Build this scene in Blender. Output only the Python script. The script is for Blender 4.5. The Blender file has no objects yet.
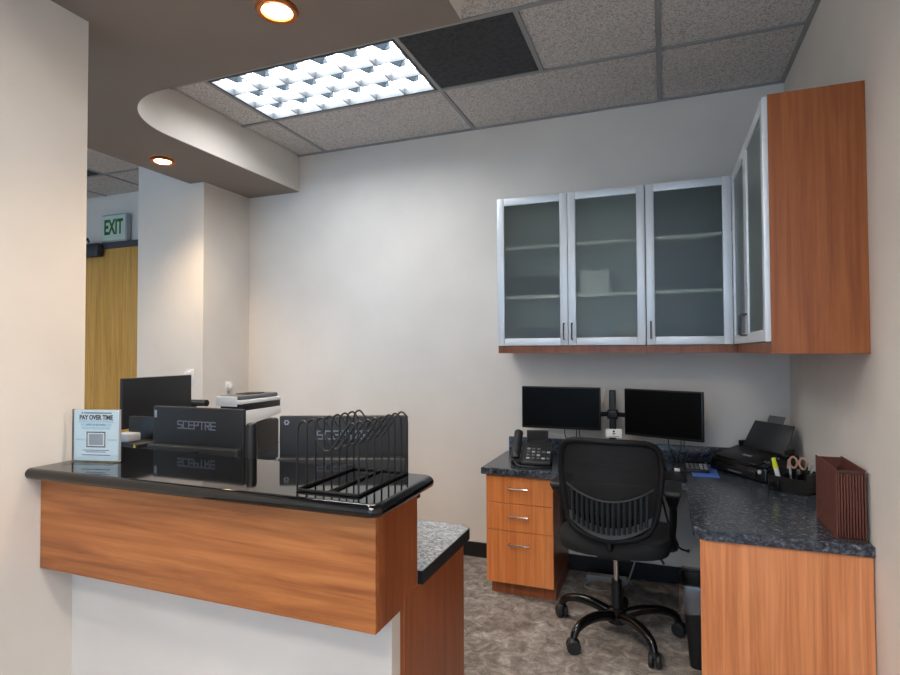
import bpy, bmesh, math, random
from mathutils import Vector, Matrix
random.seed(7)
PI = math.pi
sc = bpy.context.scene
col = sc.collection

# ------------------------------------------------------------------ camera
cam_d = bpy.data.cameras.new('camera'); cam = bpy.data.objects.new('camera', cam_d); col.objects.link(cam)
cam_d.sensor_width = 36.0; cam_d.lens = 22.386; cam_d.clip_start = 0.02
yaw, pitch, roll = 0.36657, 0.023889, -0.0043
fwd = Vector((-math.sin(yaw)*math.cos(pitch), math.cos(yaw)*math.cos(pitch), math.sin(pitch)))
rgt = Vector((math.cos(yaw), math.sin(yaw), 0)); upv = rgt.cross(fwd)
r2 = rgt*math.cos(roll) + upv*math.sin(roll); u2 = upv*math.cos(roll) - rgt*math.sin(roll)
M = Matrix((r2, u2, -fwd)).transposed().to_4x4(); M.translation = (-0.6674, -3.707, 1.42)
cam.matrix_world = M
sc.camera = cam

# ------------------------------------------------------------------ world, exposure
w = bpy.data.worlds.new('world'); sc.world = w; w.use_nodes = True
bg = w.node_tree.nodes['Background']; bg.inputs[0].default_value = (0.45, 0.70, 1.0, 1); bg.inputs[1].default_value = 0.65
sc.view_settings.view_transform = 'Standard'; sc.view_settings.look = 'None'
sc.view_settings.gamma = 1; sc.view_settings.exposure = 2.02; sc.view_settings.use_curve_mapping = False
TROFFER_STRENGTH = 5.6
LOBBY_FILL_STRENGTH = 10.0
SPOT_W = 17.0

H = 2.975          # suspended ceiling height
SZ = 2.69         # soffit underside

# ------------------------------------------------------------------ material helpers
def lin(c):
    return tuple((v/12.92 if v <= 0.04045 else ((v+0.055)/1.055)**2.4) for v in c)
def new_mat(name):
    m = bpy.data.materials.new(name); m.use_nodes = True
    nt = m.node_tree; return m, nt, nt.nodes['Principled BSDF']
def simple(name, rgb, rough=0.5, metal=0.0, spec=0.5, coat=0.0, emit=None, es=0.0, ior=None, noise=0.0, nscale=60):
    m, nt, b = new_mat(name)
    b.inputs['Base Color'].default_value = (*lin(rgb), 1)
    b.inputs['Roughness'].default_value = rough; b.inputs['Metallic'].default_value = metal
    b.inputs['Specular IOR Level'].default_value = spec; b.inputs['Coat Weight'].default_value = coat
    if ior: b.inputs['IOR'].default_value = ior
    if emit: b.inputs['Emission Color'].default_value = (*lin(emit), 1); b.inputs['Emission Strength'].default_value = es
    tc = nt.nodes.new('ShaderNodeTexCoord'); n = nt.nodes.new('ShaderNodeTexNoise')
    n.inputs['Scale'].default_value = nscale; n.inputs['Detail'].default_value = 3
    nt.links.new(tc.outputs['Object'], n.inputs['Vector'])
    mr = nt.nodes.new('ShaderNodeMapRange'); mr.inputs['To Min'].default_value = max(0, rough-min(0.05, rough*0.5)-noise); mr.inputs['To Max'].default_value = min(1, rough+min(0.05, rough*0.5)+noise)
    nt.links.new(n.outputs['Fac'], mr.inputs['Value']); nt.links.new(mr.outputs['Result'], b.inputs['Roughness'])
    return m
def ramp(nt, stops):
    r = nt.nodes.new('ShaderNodeValToRGB'); e = r.color_ramp.elements
    while len(e) < len(stops): e.new(0.5)
    for el, (p, c) in zip(e, stops): el.position = p; el.color = (*lin(c), 1)
    return r
def coords(nt, scale=(1, 1, 1), loc=(0, 0, 0)):
    tc = nt.nodes.new('ShaderNodeTexCoord'); mp = nt.nodes.new('ShaderNodeMapping')
    mp.inputs['Scale'].default_value = scale; mp.inputs['Location'].default_value = loc
    nt.links.new(tc.outputs['Object'], mp.inputs['Vector']); return mp.outputs['Vector']
def noise(nt, vec, scale, detail=4, rough=0.5, dist=0.0):
    n = nt.nodes.new('ShaderNodeTexNoise'); n.inputs['Scale'].default_value = scale; n.inputs['Detail'].default_value = detail
    n.inputs['Roughness'].default_value = rough; n.inputs['Distortion'].default_value = dist
    nt.links.new(vec, n.inputs['Vector']); return n.outputs['Fac']
def bump(nt, b, h, strength, dist=0.002):
    bp = nt.nodes.new('ShaderNodeBump'); bp.inputs['Strength'].default_value = strength; bp.inputs['Distance'].default_value = dist
    nt.links.new(h, bp.inputs['Height']); nt.links.new(bp.outputs['Normal'], b.inputs['Normal'])
def mixc(nt, fac, a, b, mode='MIX'):
    n = nt.nodes.new('ShaderNodeMix'); n.data_type = 'RGBA'; n.blend_type = mode
    if isinstance(fac, float): n.inputs[0].default_value = fac
    else: nt.links.new(fac, n.inputs[0])
    nt.links.new(a, n.inputs[6]); nt.links.new(b, n.inputs[7]); return n.outputs[2]

def paint(name, rgb, b2=None):
    m, nt, b = new_mat(name)
    v = coords(nt)
    f = noise(nt, v, 2.5, 3)
    c2 = b2 or tuple(x*0.965 for x in rgb)
    r = ramp(nt, [(0.3, c2), (0.7, rgb)]); nt.links.new(f, r.inputs[0]); nt.links.new(r.outputs[0], b.inputs['Base Color'])
    b.inputs['Roughness'].default_value = 0.75; b.inputs['Specular IOR Level'].default_value = 0.25
    bump(nt, b, noise(nt, v, 140, 2), 0.12, 0.002)
    return m
def wood(name, axis, cols, seed=0.0, rough=0.33, gscale=1.0):
    m, nt, b = new_mat(name)
    s = [9*gscale]*3; s[axis] = 0.55*gscale
    v = coords(nt, tuple(s), (seed, seed*1.7, seed*0.6))
    f = noise(nt, v, 1.6, 6, 0.62, 0.9)
    r = ramp(nt, [(0.28, cols[0]), (0.48, cols[1]), (0.72, cols[2])]); nt.links.new(f, r.inputs[0])
    s2 = [90*gscale]*3; s2[axis] = 2.2*gscale
    v2 = coords(nt, tuple(s2), (seed, 0, 3.1))
    f2 = noise(nt, v2, 1.0, 3, 0.6, 0.3)
    r2_ = ramp(nt, [(0.35, (0.80, 0.77, 0.74)), (0.62, (1, 1, 1))]); nt.links.new(f2, r2_.inputs[0])
    c = mixc(nt, 0.45, r.outputs[0], r2_.outputs[0], 'MULTIPLY')
    nt.links.new(c, b.inputs['Base Color'])
    b.inputs['Roughness'].default_value = rough; b.inputs['Specular IOR Level'].default_value = 0.4
    bump(nt, b, f2, 0.08, 0.001)
    return m
CH = [(0.52, 0.295, 0.155), (0.68, 0.415, 0.225), (0.79, 0.53, 0.315)]
CHD = [(0.52, 0.27, 0.155), (0.61, 0.335, 0.19), (0.68, 0.40, 0.235)]
CHO = [(0.79, 0.44, 0.22), (0.87, 0.52, 0.285), (0.92, 0.59, 0.34)]

def granite(name, dark, mid, light, scale=1.0, rough=0.22):
    m, nt, b = new_mat(name)
    v = coords(nt, (26*scale, 34*scale, 30*scale))
    f = noise(nt, v, 1.6, 8, 0.74, 0.5)
    r = ramp(nt, [(0.36, dark), (0.50, mid), (0.68, light)]); nt.links.new(f, r.inputs[0])
    f2 = noise(nt, coords(nt), 95*scale, 4, 0.7)
    r3 = ramp(nt, [(0.40, (0.42, 0.44, 0.48)), (0.62, (1, 1, 1))]); nt.links.new(f2, r3.inputs[0])
    c = mixc(nt, 0.7, r.outputs[0], r3.outputs[0], 'MULTIPLY'); nt.links.new(c, b.inputs['Base Color'])
    b.inputs['Roughness'].default_value = rough; b.inputs['Specular IOR Level'].default_value = 0.55
    return m

MAT = {}
MAT['wall'] = paint('wall_paint', (0.885, 0.855, 0.82))
MAT['soffit'] = paint('soffit_shade_tone', (0.57, 0.52, 0.485))  # darker than the wall paint: underside shade put into the colour
MAT['baseboard'] = simple('black_vinyl_base', (0.07, 0.07, 0.075), 0.45)
MAT['wood_h'] = wood('cherry_laminate_horizontal', 0, CH, 1.3)
MAT['wood_v'] = wood('cherry_laminate_vertical', 2, CHD, 4.2)
MAT['wood_up'] = wood('cherry_laminate_shaded_upper', 2, [(0.50, 0.27, 0.14), (0.60, 0.34, 0.18), (0.67, 0.40, 0.22)], 7.7)  # same cherry, darkened for the shade on the upper cabinets
MAT['wood_o'] = wood('cherry_laminate_lit', 2, CHO, 2.2)  # drawer fronts in the same cherry, their brighter light put into the tone
MAT['wood_end'] = wood('cherry_laminate_lit_end', 2, [(0.78, 0.47, 0.28), (0.87, 0.56, 0.36), (0.94, 0.64, 0.44)], 9.1)  # same laminate again, its strong light put into a paler tone
MAT['door_oak'] = wood('honey_oak', 2, [(0.78, 0.58, 0.28), (0.86, 0.66, 0.34), (0.91, 0.73, 0.42)], 5.0, 0.4)
MAT['granite'] = granite('dark_granite_laminate', (0.11, 0.13, 0.165), (0.27, 0.295, 0.335), (0.52, 0.55, 0.59))
MAT['granite_sheen'] = granite('granite_laminate_wall_sheen', (0.50, 0.53, 0.57), (0.66, 0.69, 0.72), (0.84, 0.86, 0.88), 1.3)  # same laminate as the worktop, wall reflection put into a paler colour
MAT['blackstone'] = simple('polished_black_top', (0.02, 0.021, 0.023), 0.05, spec=0.5, coat=0.0, ior=1.58)
MAT['blackstone'].node_tree.nodes['Principled BSDF'].inputs['Coat Roughness'].default_value = 0.03
MAT['blackplastic'] = simple('black_plastic', (0.05, 0.052, 0.056), 0.45)
MAT['greyplastic'] = simple('charcoal_plastic', (0.14, 0.145, 0.155), 0.48)
MAT['midgrey'] = simple('mid_grey_plastic', (0.38, 0.385, 0.395), 0.45)
MAT['blackgloss'] = simple('black_gloss', (0.035, 0.035, 0.04), 0.2)
MAT['screen'] = simple('screen_glass', (0.012, 0.013, 0.014), 0.4, spec=0.12)
MAT['monback'] = simple('monitor_back', (0.095, 0.10, 0.112), 0.55, noise=0.05, nscale=300)
MAT['alum'] = simple('brushed_aluminium', (0.87, 0.885, 0.90), 0.42, metal=0.3)
MAT['chrome'] = simple('chrome', (0.8, 0.8, 0.8), 0.2, metal=1.0)
MAT['steel'] = simple('dark_steel', (0.33, 0.34, 0.36), 0.35, metal=0.8)
MAT['white'] = simple('white_plastic', (0.88, 0.88, 0.88), 0.4)
MAT['lightgrey'] = simple('light_grey_plastic', (0.66, 0.67, 0.69), 0.45)
MAT['tgrid'] = simple('ceiling_grid_metal', (0.60, 0.60, 0.60), 0.5, metal=0.1)
MAT['shadowgap'] = simple('black_reveal', (0.03, 0.03, 0.03), 0.8)
MAT['copper'] = simple('copper_trim', (0.72, 0.42, 0.24), 0.3, metal=0.9)
MAT['lampglow'] = simple('warm_lamp_glow', (1, 0.9, 0.7), 0.5, emit=(1.0, 0.86, 0.62), es=14.0)
MAT['lens'] = simple('troffer_lens', (0.95, 0.97, 1.0), 0.5, emit=(0.98, 0.99, 1.0), es=TROFFER_STRENGTH)
MAT['lobbyfill'] = simple('lobby_fill_lens', (0.95, 0.97, 1.0), 0.5, emit=(1.0, 0.975, 0.95), es=LOBBY_FILL_STRENGTH)
MAT['hallfill'] = simple('hall_fill_lens', (0.95, 0.95, 0.9), 0.5, emit=(1.0, 0.96, 0.88), es=11.0)
MAT['louver'] = simple('louver_blade', (0.24, 0.26, 0.28), 0.5)
MAT['cellshade'] = simple('cell_shading', (0.50, 0.58, 0.65), 0.5)  # shading of the louvre cells, put in as grey-blue colour
MAT['cabin'] = simple('cabinet_interior', (0.70, 0.71, 0.70), 0.6)
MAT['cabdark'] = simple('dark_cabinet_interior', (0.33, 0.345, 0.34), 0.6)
MAT['shelf'] = simple('white_shelf', (0.92, 0.93, 0.93), 0.5)
MAT['brownboard'] = simple('brown_pressboard', (0.40, 0.22, 0.17), 0.6, noise=0.1)
MAT['browndark'] = simple('dark_brown_pleat', (0.27, 0.14, 0.11), 0.65)
MAT['paper'] = simple('white_paper', (0.93, 0.93, 0.92), 0.7)
MAT['ink'] = simple('black_print', (0.06, 0.07, 0.10), 0.7)
MAT['blueink'] = simple('blue_print', (0.22, 0.36, 0.55), 0.7)
MAT['paleblue'] = simple('pale_blue_print', (0.72, 0.85, 0.92), 0.7)
MAT['signpaper'] = simple('sign_sheet', (0.88, 0.94, 0.965), 0.6)
MAT['green'] = simple('exit_green', (0.10, 0.42, 0.20), 0.5)
MAT['exitface'] = simple('exit_face', (0.80, 0.86, 0.80), 0.5)
MAT['closer'] = simple('door_closer_bronze', (0.26, 0.28, 0.31), 0.4, metal=0.4)
MAT['doorframe'] = simple('grey_door_frame', (0.28, 0.29, 0.31), 0.5)
MAT['yellow'] = simple('yellow_plastic', (0.90, 0.93, 0.15), 0.4)
MAT['tan'] = simple('tan_plastic', (0.72, 0.55, 0.46), 0.4)
MAT['bluesheet'] = simple('blue_plastic_sheet', (0.33, 0.47, 0.80), 0.3)
MAT['chairframe'] = simple('chair_frame_plastic', (0.05, 0.05, 0.055), 0.65, spec=0.3)
MAT['lumbar'] = simple('lumbar_plastic', (0.27, 0.275, 0.28), 0.4)
MAT['caster'] = simple('caster_rubber', (0.10, 0.10, 0.105), 0.55)
MAT['cablew'] = simple('grey_cable', (0.62, 0.62, 0.62), 0.5)
MAT['logo'] = simple('silver_print', (0.58, 0.60, 0.66), 0.45)
MAT['logodim'] = simple('dim_silver_print', (0.44, 0.46, 0.52), 0.5)
MAT['brass'] = simple('brass', (0.85, 0.75, 0.30), 0.3, metal=0.8)
MAT['binder'] = simple('dark_binder', (0.05, 0.055, 0.06), 0.7)
MAT['box_tan'] = simple('tan_card', (0.62, 0.50, 0.36), 0.7)

# floor: mottled grey taupe sheet
m, nt, b = new_mat('mottled_taupe_floor')
v = coords(nt)
f1 = noise(nt, v, 16, 6, 0.7, 0.8); f2 = noise(nt, v, 4, 4, 0.6, 0.3); f3 = noise(nt, v, 130, 3, 0.6)
r1 = ramp(nt, [(0.32, (0.43, 0.40, 0.38)), (0.5, (0.62, 0.59, 0.565)), (0.68, (0.82, 0.79, 0.76))]); nt.links.new(f1, r1.inputs[0])
r2b = ramp(nt, [(0.3, (0.82, 0.80, 0.79)), (0.7, (1, 1, 1))]); nt.links.new(f2, r2b.inputs[0])
r3b = ramp(nt, [(0.3, (0.80, 0.80, 0.80)), (0.65, (1, 1, 1))]); nt.links.new(f3, r3b.inputs[0])
c = mixc(nt, 1.0, r1.outputs[0], r2b.outputs[0], 'MULTIPLY'); c = mixc(nt, 0.8, c, r3b.outputs[0], 'MULTIPLY')
nt.links.new(c, b.inputs['Base Color']); b.inputs['Roughness'].default_value = 0.55; b.inputs['Specular IOR Level'].default_value = 0.3
bump(nt, b, f3, 0.1, 0.001); MAT['floor'] = m
# ceiling tile: fissured mineral board
def tile_mat(name, base, dark, scale):
    m, nt, b = new_mat(name)
    v = coords(nt)
    f = noise(nt, v, scale, 5, 0.75, 0.2)
    r = ramp(nt, [(0.40, dark), (0.50, base), (0.7, tuple(min(1, x*1.08) for x in base))]); nt.links.new(f, r.inputs[0])
    nt.links.new(r.outputs[0], b.inputs['Base Color']); b.inputs['Roughness'].default_value = 0.9; b.inputs['Specular IOR Level'].default_value = 0.1
    bump(nt, b, f, 0.5, 0.004); return m
MAT['tile'] = tile_mat('mineral_ceiling_tile', (0.83, 0.805, 0.79), (0.60, 0.58, 0.565), 120)
MAT['darktile'] = tile_mat('charcoal_ceiling_tile', (0.31, 0.315, 0.33), (0.27, 0.275, 0.29), 40)
# frosted cabinet glass
m = bpy.data.materials.new('frosted_glass'); m.use_nodes = True; nt = m.node_tree; nt.nodes.clear()
out = nt.nodes.new('ShaderNodeOutputMaterial')
tr = nt.nodes.new('ShaderNodeBsdfTransparent'); tr.inputs[0].default_value = (0.86, 0.87, 0.82, 1)
rf = nt.nodes.new('ShaderNodeBsdfRefraction'); rf.inputs['Color'].default_value = (0.88, 0.89, 0.84, 1); rf.inputs['Roughness'].default_value = 0.22; rf.inputs['IOR'].default_value = 1.12
df = nt.nodes.new('ShaderNodeBsdfDiffuse'); df.inputs[0].default_value = (0.30, 0.33, 0.33, 1)
gl = nt.nodes.new('ShaderNodeBsdfGlossy'); gl.inputs['Roughness'].default_value = 0.35; gl.inputs[0].default_value = (0.7, 0.75, 0.75, 1)
def mixs(a, b_, f):
    n = nt.nodes.new('ShaderNodeMixShader'); n.inputs[0].default_value = f
    nt.links.new(a, n.inputs[1]); nt.links.new(b_, n.inputs[2]); return n.outputs[0]
s1 = mixs(tr.outputs[0], rf.outputs[0], 0.64)
s2 = mixs(s1, df.outputs[0], 0.07)
lw_ = nt.nodes.new('ShaderNodeFresnel'); lw_.inputs['IOR'].default_value = 1.5
nx_ = nt.nodes.new('ShaderNodeMixShader'); nt.links.new(lw_.outputs[0], nx_.inputs[0]); nt.links.new(s2, nx_.inputs[1]); nt.links.new(gl.outputs[0], nx_.inputs[2]); s3 = nx_.outputs[0]
fn = noise(nt, coords(nt), 120, 2); mrn = nt.nodes.new('ShaderNodeMapRange'); mrn.inputs['To Min'].default_value = 0.26; mrn.inputs['To Max'].default_value = 0.36
nt.links.new(fn, mrn.inputs['Value']); nt.links.new(mrn.outputs['Result'], rf.inputs['Roughness'])
nt.links.new(s3, out.inputs[0]); MAT['frost'] = m
# clear acrylic
def clear(name, tint, fac_gloss, rough):
    m = bpy.data.materials.new(name); m.use_nodes = True; nt = m.node_tree; nt.nodes.clear()
    out = nt.nodes.new('ShaderNodeOutputMaterial')
    t = nt.nodes.new('ShaderNodeBsdfTransparent'); t.inputs[0].default_value = (*tint, 1)
    g = nt.nodes.new('ShaderNodeBsdfGlossy'); g.inputs['Roughness'].default_value = rough
    fn = noise(nt, coords(nt), 25, 3); mr = nt.nodes.new('ShaderNodeMapRange'); mr.inputs['To Min'].default_value = fac_gloss*0.6; mr.inputs['To Max'].default_value = fac_gloss*1.4
    nt.links.new(fn, mr.inputs['Value'])
    x = nt.nodes.new('ShaderNodeMixShader'); nt.links.new(mr.outputs['Result'], x.inputs[0])
    nt.links.new(t.outputs[0], x.inputs[1]); nt.links.new(g.outputs[0], x.inputs[2]); nt.links.new(x.outputs[0], out.inputs[0]); return m
MAT['acrylic'] = clear('clear_acrylic', (0.93, 0.96, 0.97), 0.12, 0.05)
MAT['liner'] = clear('clear_bag', (0.74, 0.76, 0.78), 0.16, 0.3)
# chair mesh fabric
m = bpy.data.materials.new('black_chair_mesh'); m.use_nodes = True; nt = m.node_tree; b = nt.nodes['Principled BSDF']
b.inputs['Base Color'].default_value = (0.006, 0.006, 0.007, 1); b.inputs['Roughness'].default_value = 0.7
out = nt.nodes['Material Output']; t = nt.nodes.new('ShaderNodeBsdfTransparent'); x = nt.nodes.new('ShaderNodeMixShader')
fn = noise(nt, coords(nt), 500, 1); mr = nt.nodes.new('ShaderNodeMapRange'); mr.inputs['To Min'].default_value = 0.16; mr.inputs['To Max'].default_value = 0.34
nt.links.new(fn, mr.inputs['Value']); nt.links.new(mr.outputs['Result'], x.inputs[0])
nt.links.new(b.outputs[0], x.inputs[1]); nt.links.new(t.outputs[0], x.inputs[2]); nt.links.new(x.outputs[0], out.inputs[0]); MAT['mesh'] = m

# ------------------------------------------------------------------ geometry helpers
def box(bm, x0, x1, y0, y1, z0, z1, bev=0.0, seg=2):
    vs = [bm.verts.new(p) for p in ((x0,y0,z0),(x1,y0,z0),(x1,y1,z0),(x0,y1,z0),(x0,y0,z1),(x1,y0,z1),(x1,y1,z1),(x0,y1,z1))]
    fs = [bm.faces.new([vs[i] for i in q]) for q in ((3,2,1,0),(4,5,6,7),(0,1,5,4),(1,2,6,5),(2,3,7,6),(3,0,4,7))]
    if bev > 0:
        es = list({e for f in fs for e in f.edges})
        bmesh.ops.bevel(bm, geom=es, offset=bev, segments=seg, profile=0.5, affect='EDGES')
    return vs
def B(x0, x1, y0, y1, z0, z1, bev=0.0, seg=2):
    bm = bmesh.new(); box(bm, x0, x1, y0, y1, z0, z1, bev, seg); return bm
def hexa(bm, pts, bev=0.0, seg=2):
    """8 points: bottom ring (4, ccw) then top ring (4)"""
    vs = [bm.verts.new(p) for p in pts]
    fs = [bm.faces.new([vs[i] for i in q]) for q in ((3,2,1,0),(4,5,6,7),(0,1,5,4),(1,2,6,5),(2,3,7,6),(3,0,4,7))]
    if bev > 0:
        bmesh.ops.bevel(bm, geom=list({e for f in fs for e in f.edges}), offset=bev, segments=seg, profile=0.5, affect='EDGES')
def prism(bm, poly, z0, z1, bev=0.0, seg=3, bev_skip=None):
    """poly ccw in xy, extruded; bevel horizontal outline edges"""
    lo = [bm.verts.new((x, y, z0)) for x, y in poly]; hi = [bm.verts.new((x, y, z1)) for x, y in poly]
    n = len(poly)
    fb = bm.faces.new(lo[::-1]); ft = bm.faces.new(hi)
    sides = [bm.faces.new((lo[i], lo[(i+1) % n], hi[(i+1) % n], hi[i])) for i in range(n)]
    if bev > 0:
        es = []
        for i in range(n):
            if bev_skip and i in bev_skip: continue
            for e in sides[i].edges:
                a, c = e.verts
                if abs(a.co.z - c.co.z) < 1e-6: es.append(e)
        bmesh.ops.bevel(bm, geom=es, offset=bev, segments=seg, profile=0.5, affect='EDGES')
def sweep(bm, pts, r, seg=8, closed=False, radii=None, flat=None):
    pts = [Vector(p) for p in pts]; n = len(pts)
    tang = []
    for i in range(n):
        if closed: t = pts[(i+1) % n] - pts[i-1]
        else: t = pts[min(i+1, n-1)] - pts[max(i-1, 0)]
        tang.append(t.normalized())
    ref = Vector((0, 0, 1)) if abs(tang[0].z) < 0.9 else Vector((1, 0, 0))
    u = (ref - tang[0]*ref.dot(tang[0])).normalized()
    rings = []
    for i in range(n):
        u = (u - tang[i]*u.dot(tang[i])); u.normalize(); vv = tang[i].cross(u)
        rr = radii[i] if radii else r
        fu, fv = flat if flat else (1, 1)
        rings.append([bm.verts.new(pts[i] + (u*math.cos(2*PI*k/seg)*fu + vv*math.sin(2*PI*k/seg)*fv)*rr) for k in range(seg)])
    for i in range(n if closed else n-1):
        a, c = rings[i], rings[(i+1) % n]
        for k in range(seg): bm.faces.new((a[k], a[(k+1) % seg], c[(k+1) % seg], c[k]))
    if not closed:
        bm.faces.new(rings[0][::-1]); bm.faces.new(rings[-1])
def T(pts, r, seg=8, closed=False, radii=None, flat=None):
    bm = bmesh.new(); sweep(bm, pts, r, seg, closed, radii, flat); return bm
def lathe(bm, prof, seg=24, c=(0, 0, 0), axis='z'):
    rings = []
    for r, z in prof:
        ring = []
        for k in range(seg):
            a = 2*PI*k/seg
            p = (r*math.cos(a), r*math.sin(a), z)
            if axis == 'x': p = (p[2], p[0], p[1])
            if axis == 'y': p = (p[0], p[2], -p[1])
            ring.append(bm.verts.new((p[0]+c[0], p[1]+c[1], p[2]+c[2])))
        rings.append(ring)
    for a, d in zip(rings[:-1], rings[1:]):
        for k in range(seg): bm.faces.new((a[k], a[(k+1) % seg], d[(k+1) % seg], d[k]))
    bm.faces.new(rings[0][::-1]); bm.faces.new(rings[-1])
def L(prof, seg=24, c=(0, 0, 0), axis='z'):
    bm = bmesh.new(); lathe(bm, prof, seg, c, axis); return bm
def catmull(pts, n=6, closed=False):
    P = [Vector(p) for p in pts]; out = []; N = len(P)
    rng = range(N if closed else N-1)
    for i in rng:
        p0 = P[i-1] if (closed or i > 0) else P[0]; p1 = P[i]; p2 = P[(i+1) % N]; p3 = P[(i+2) % N] if (closed or i+2 < N) else P[-1]
        for k in range(n):
            t = k/n
            out.append(0.5*((2*p1) + (p2-p0)*t + (2*p0-5*p1+4*p2-p3)*t*t + (3*p1-p0-3*p2+p3)*t**3))
    if not closed: out.append(P[-1])
    return out

def obj(name, bm, mat, parent=None, smooth=True, kind=None, label=None, loc=None):
    bmesh.ops.recalc_face_normals(bm, faces=bm.faces[:])
    me = bpy.data.meshes.new(name); bm.to_mesh(me); bm.free()
    me.materials.append(MAT[mat] if isinstance(mat, str) else mat)
    if smooth:
        for p in me.polygons: p.use_smooth = len(p.vertices) <= 8
        try: me.set_sharp_from_angle(angle=math.radians(38))
        except Exception: pass
        for p in me.polygons:
            if len(p.vertices) > 8:
                p.use_smooth = False
                for li in p.loop_indices: me.edges[me.loops[li].edge_index].use_edge_sharp = True
    o = bpy.data.objects.new(name, me); col.objects.link(o)
    if parent: o.parent = parent
    if loc: o.location = loc
    if kind: o['kind'] = kind
    if label: o['label'] = label
    return o
def shift(bm, off):
    bmesh.ops.translate(bm, verts=bm.verts[:], vec=off); return bm
def thing(name, label, cat, loc=(0, 0, 0), rotz=0, group=None):
    o = bpy.data.objects.new(name, None); col.objects.link(o); o.empty_display_size = 0.05
    o.location = loc; o.rotation_euler = (0, 0, rotz); o['label'] = label; o['category'] = cat
    if group: o['group'] = group
    return o
def wp(name, bm, mat, parent, **k):
    """part given in world coordinates under an unrotated empty"""
    top = parent
    while top.parent: top = top.parent
    return obj(name, shift(bm, -Vector(top.location)), mat, parent, **k)
def tag(o, label, cat, group=None):
    o['label'] = label; o['category'] = cat
    if group: o['group'] = group
    return o
def share(name, src, parent, loc):
    o = bpy.data.objects.new(name, src.data); col.objects.link(o); o.parent = parent; o.location = loc; return o
def text(name, s, size, mat, parent, mtx, depth=0.0006, align='CENTER', sx=1.0, bold=0.0):
    cu = bpy.data.curves.new(name, 'FONT'); cu.body = s; cu.size = size; cu.align_x = align; cu.align_y = 'CENTER'
    cu.extrude = depth; cu.offset = bold; cu.resolution_u = 3
    t = bpy.data.objects.new(name, cu); col.objects.link(t)
    dg = bpy.context.evaluated_depsgraph_get(); me = bpy.data.meshes.new_from_object(t.evaluated_get(dg))
    bpy.data.objects.remove(t); bpy.data.curves.remove(cu)
    me.materials.clear(); me.materials.append(MAT[mat])
    me.transform(mtx @ Matrix.Diagonal((sx, 1, 1, 1)))
    o = bpy.data.objects.new(name, me); col.objects.link(o); o.parent = parent; return o
FRONT = Matrix.Rotation(PI/2, 4, 'X')     # text plane facing -y
def at(x, y, z, R=FRONT): return Matrix.Translation((x, y, z)) @ R

# ------------------------------------------------------------------ setting
def struct(name, bm, mat, smooth=False): return obj(name, bm, mat, None, smooth, 'structure')
YF = -6.6
struct('floor', B(-7.6, 0.12, YF, 0.4, -0.1, 0.0), 'floor')
struct('wall_right', B(0.0, 0.12, YF, 0.12, 0, H+0.12), 'wall')
struct('wall_back', B(-3.865, 0.0, 0.0, 0.12, 0, H+0.12), 'wall')
struct('wall_pier', B(-4.53, -3.865, -0.49, 0.25, 0, H+0.12), 'wall')
struct('wall_hall', B(-7.6, -4.53, 0.25, 0.37, 0, H+0.12), 'wall')
struct('wall_hall_side', B(-7.7, -7.6, YF, 0.37, 0, H+0.12), 'wall')
bm = bmesh.new()   # side wall beside the reception counter, notched under the soffit
prof = [(-2.222, 0), (-2.222, SZ), (-2.75, SZ), (-2.75, H+0.12), (YF, H+0.12), (YF, 0)]
a_ = [bm.verts.new((-2.72, y, z)) for y, z in prof]; c_ = [bm.verts.new((-2.87, y, z)) for y, z in prof]
bm.faces.new(a_); bm.faces.new(c_[::-1])
for i in range(6): bm.faces.new((a_[i], c_[i], c_[(i+1) % 6], a_[(i+1) % 6]))
struct('wall_left', bm, 'wall')
struct('wall_knee', B(-2.72, -1.405, -2.26, -2.205, 0, 0.975), 'wall')
struct('baseboard_back', B(-3.865, -0.012, -0.012, 0.0, 0, 0.1, 0.003), 'baseboard')
struct('baseboard_right', B(-0.012, 0.0, YF, -1.40, 0, 0.1, 0.003), 'baseboard')
struct('baseboard_left', B(-2.72, -2.708, YF, -2.33, 0, 0.1, 0.003), 'baseboard')
struct('baseboard_knee', B(-2.70, -1.405, -2.272, -2.26, 0, 0.1, 0.003), 'baseboard')

# soffit with a rounded inner corner
poly = [(-1.385, -2.75), (-1.385, -1.70), (-2.93, -1.70)]
cx, cy, rr = -2.93, -1.255, 0.445
for k in range(1, 17):
    a = -PI/2 - k*(PI/2)/16
    poly.append((cx + rr*math.cos(a), cy + rr*math.sin(a)))
poly += [(-3.375, 0.0), (-3.865, 0.0), (-3.865, -0.49), (-4.0, -0.49), (-4.0, -2.75)]
bm = bmesh.new(); prism(bm, poly, SZ+0.004, H+0.12)
sf = obj('ceiling_soffit', bm, 'wall', None, True, 'structure')
bm = bmesh.new(); prism(bm, poly, SZ, SZ+0.0039)  # thin skin that carries the darker shade tone
obj('soffit_underside_shade', bm, 'soffit', sf, False)

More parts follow.
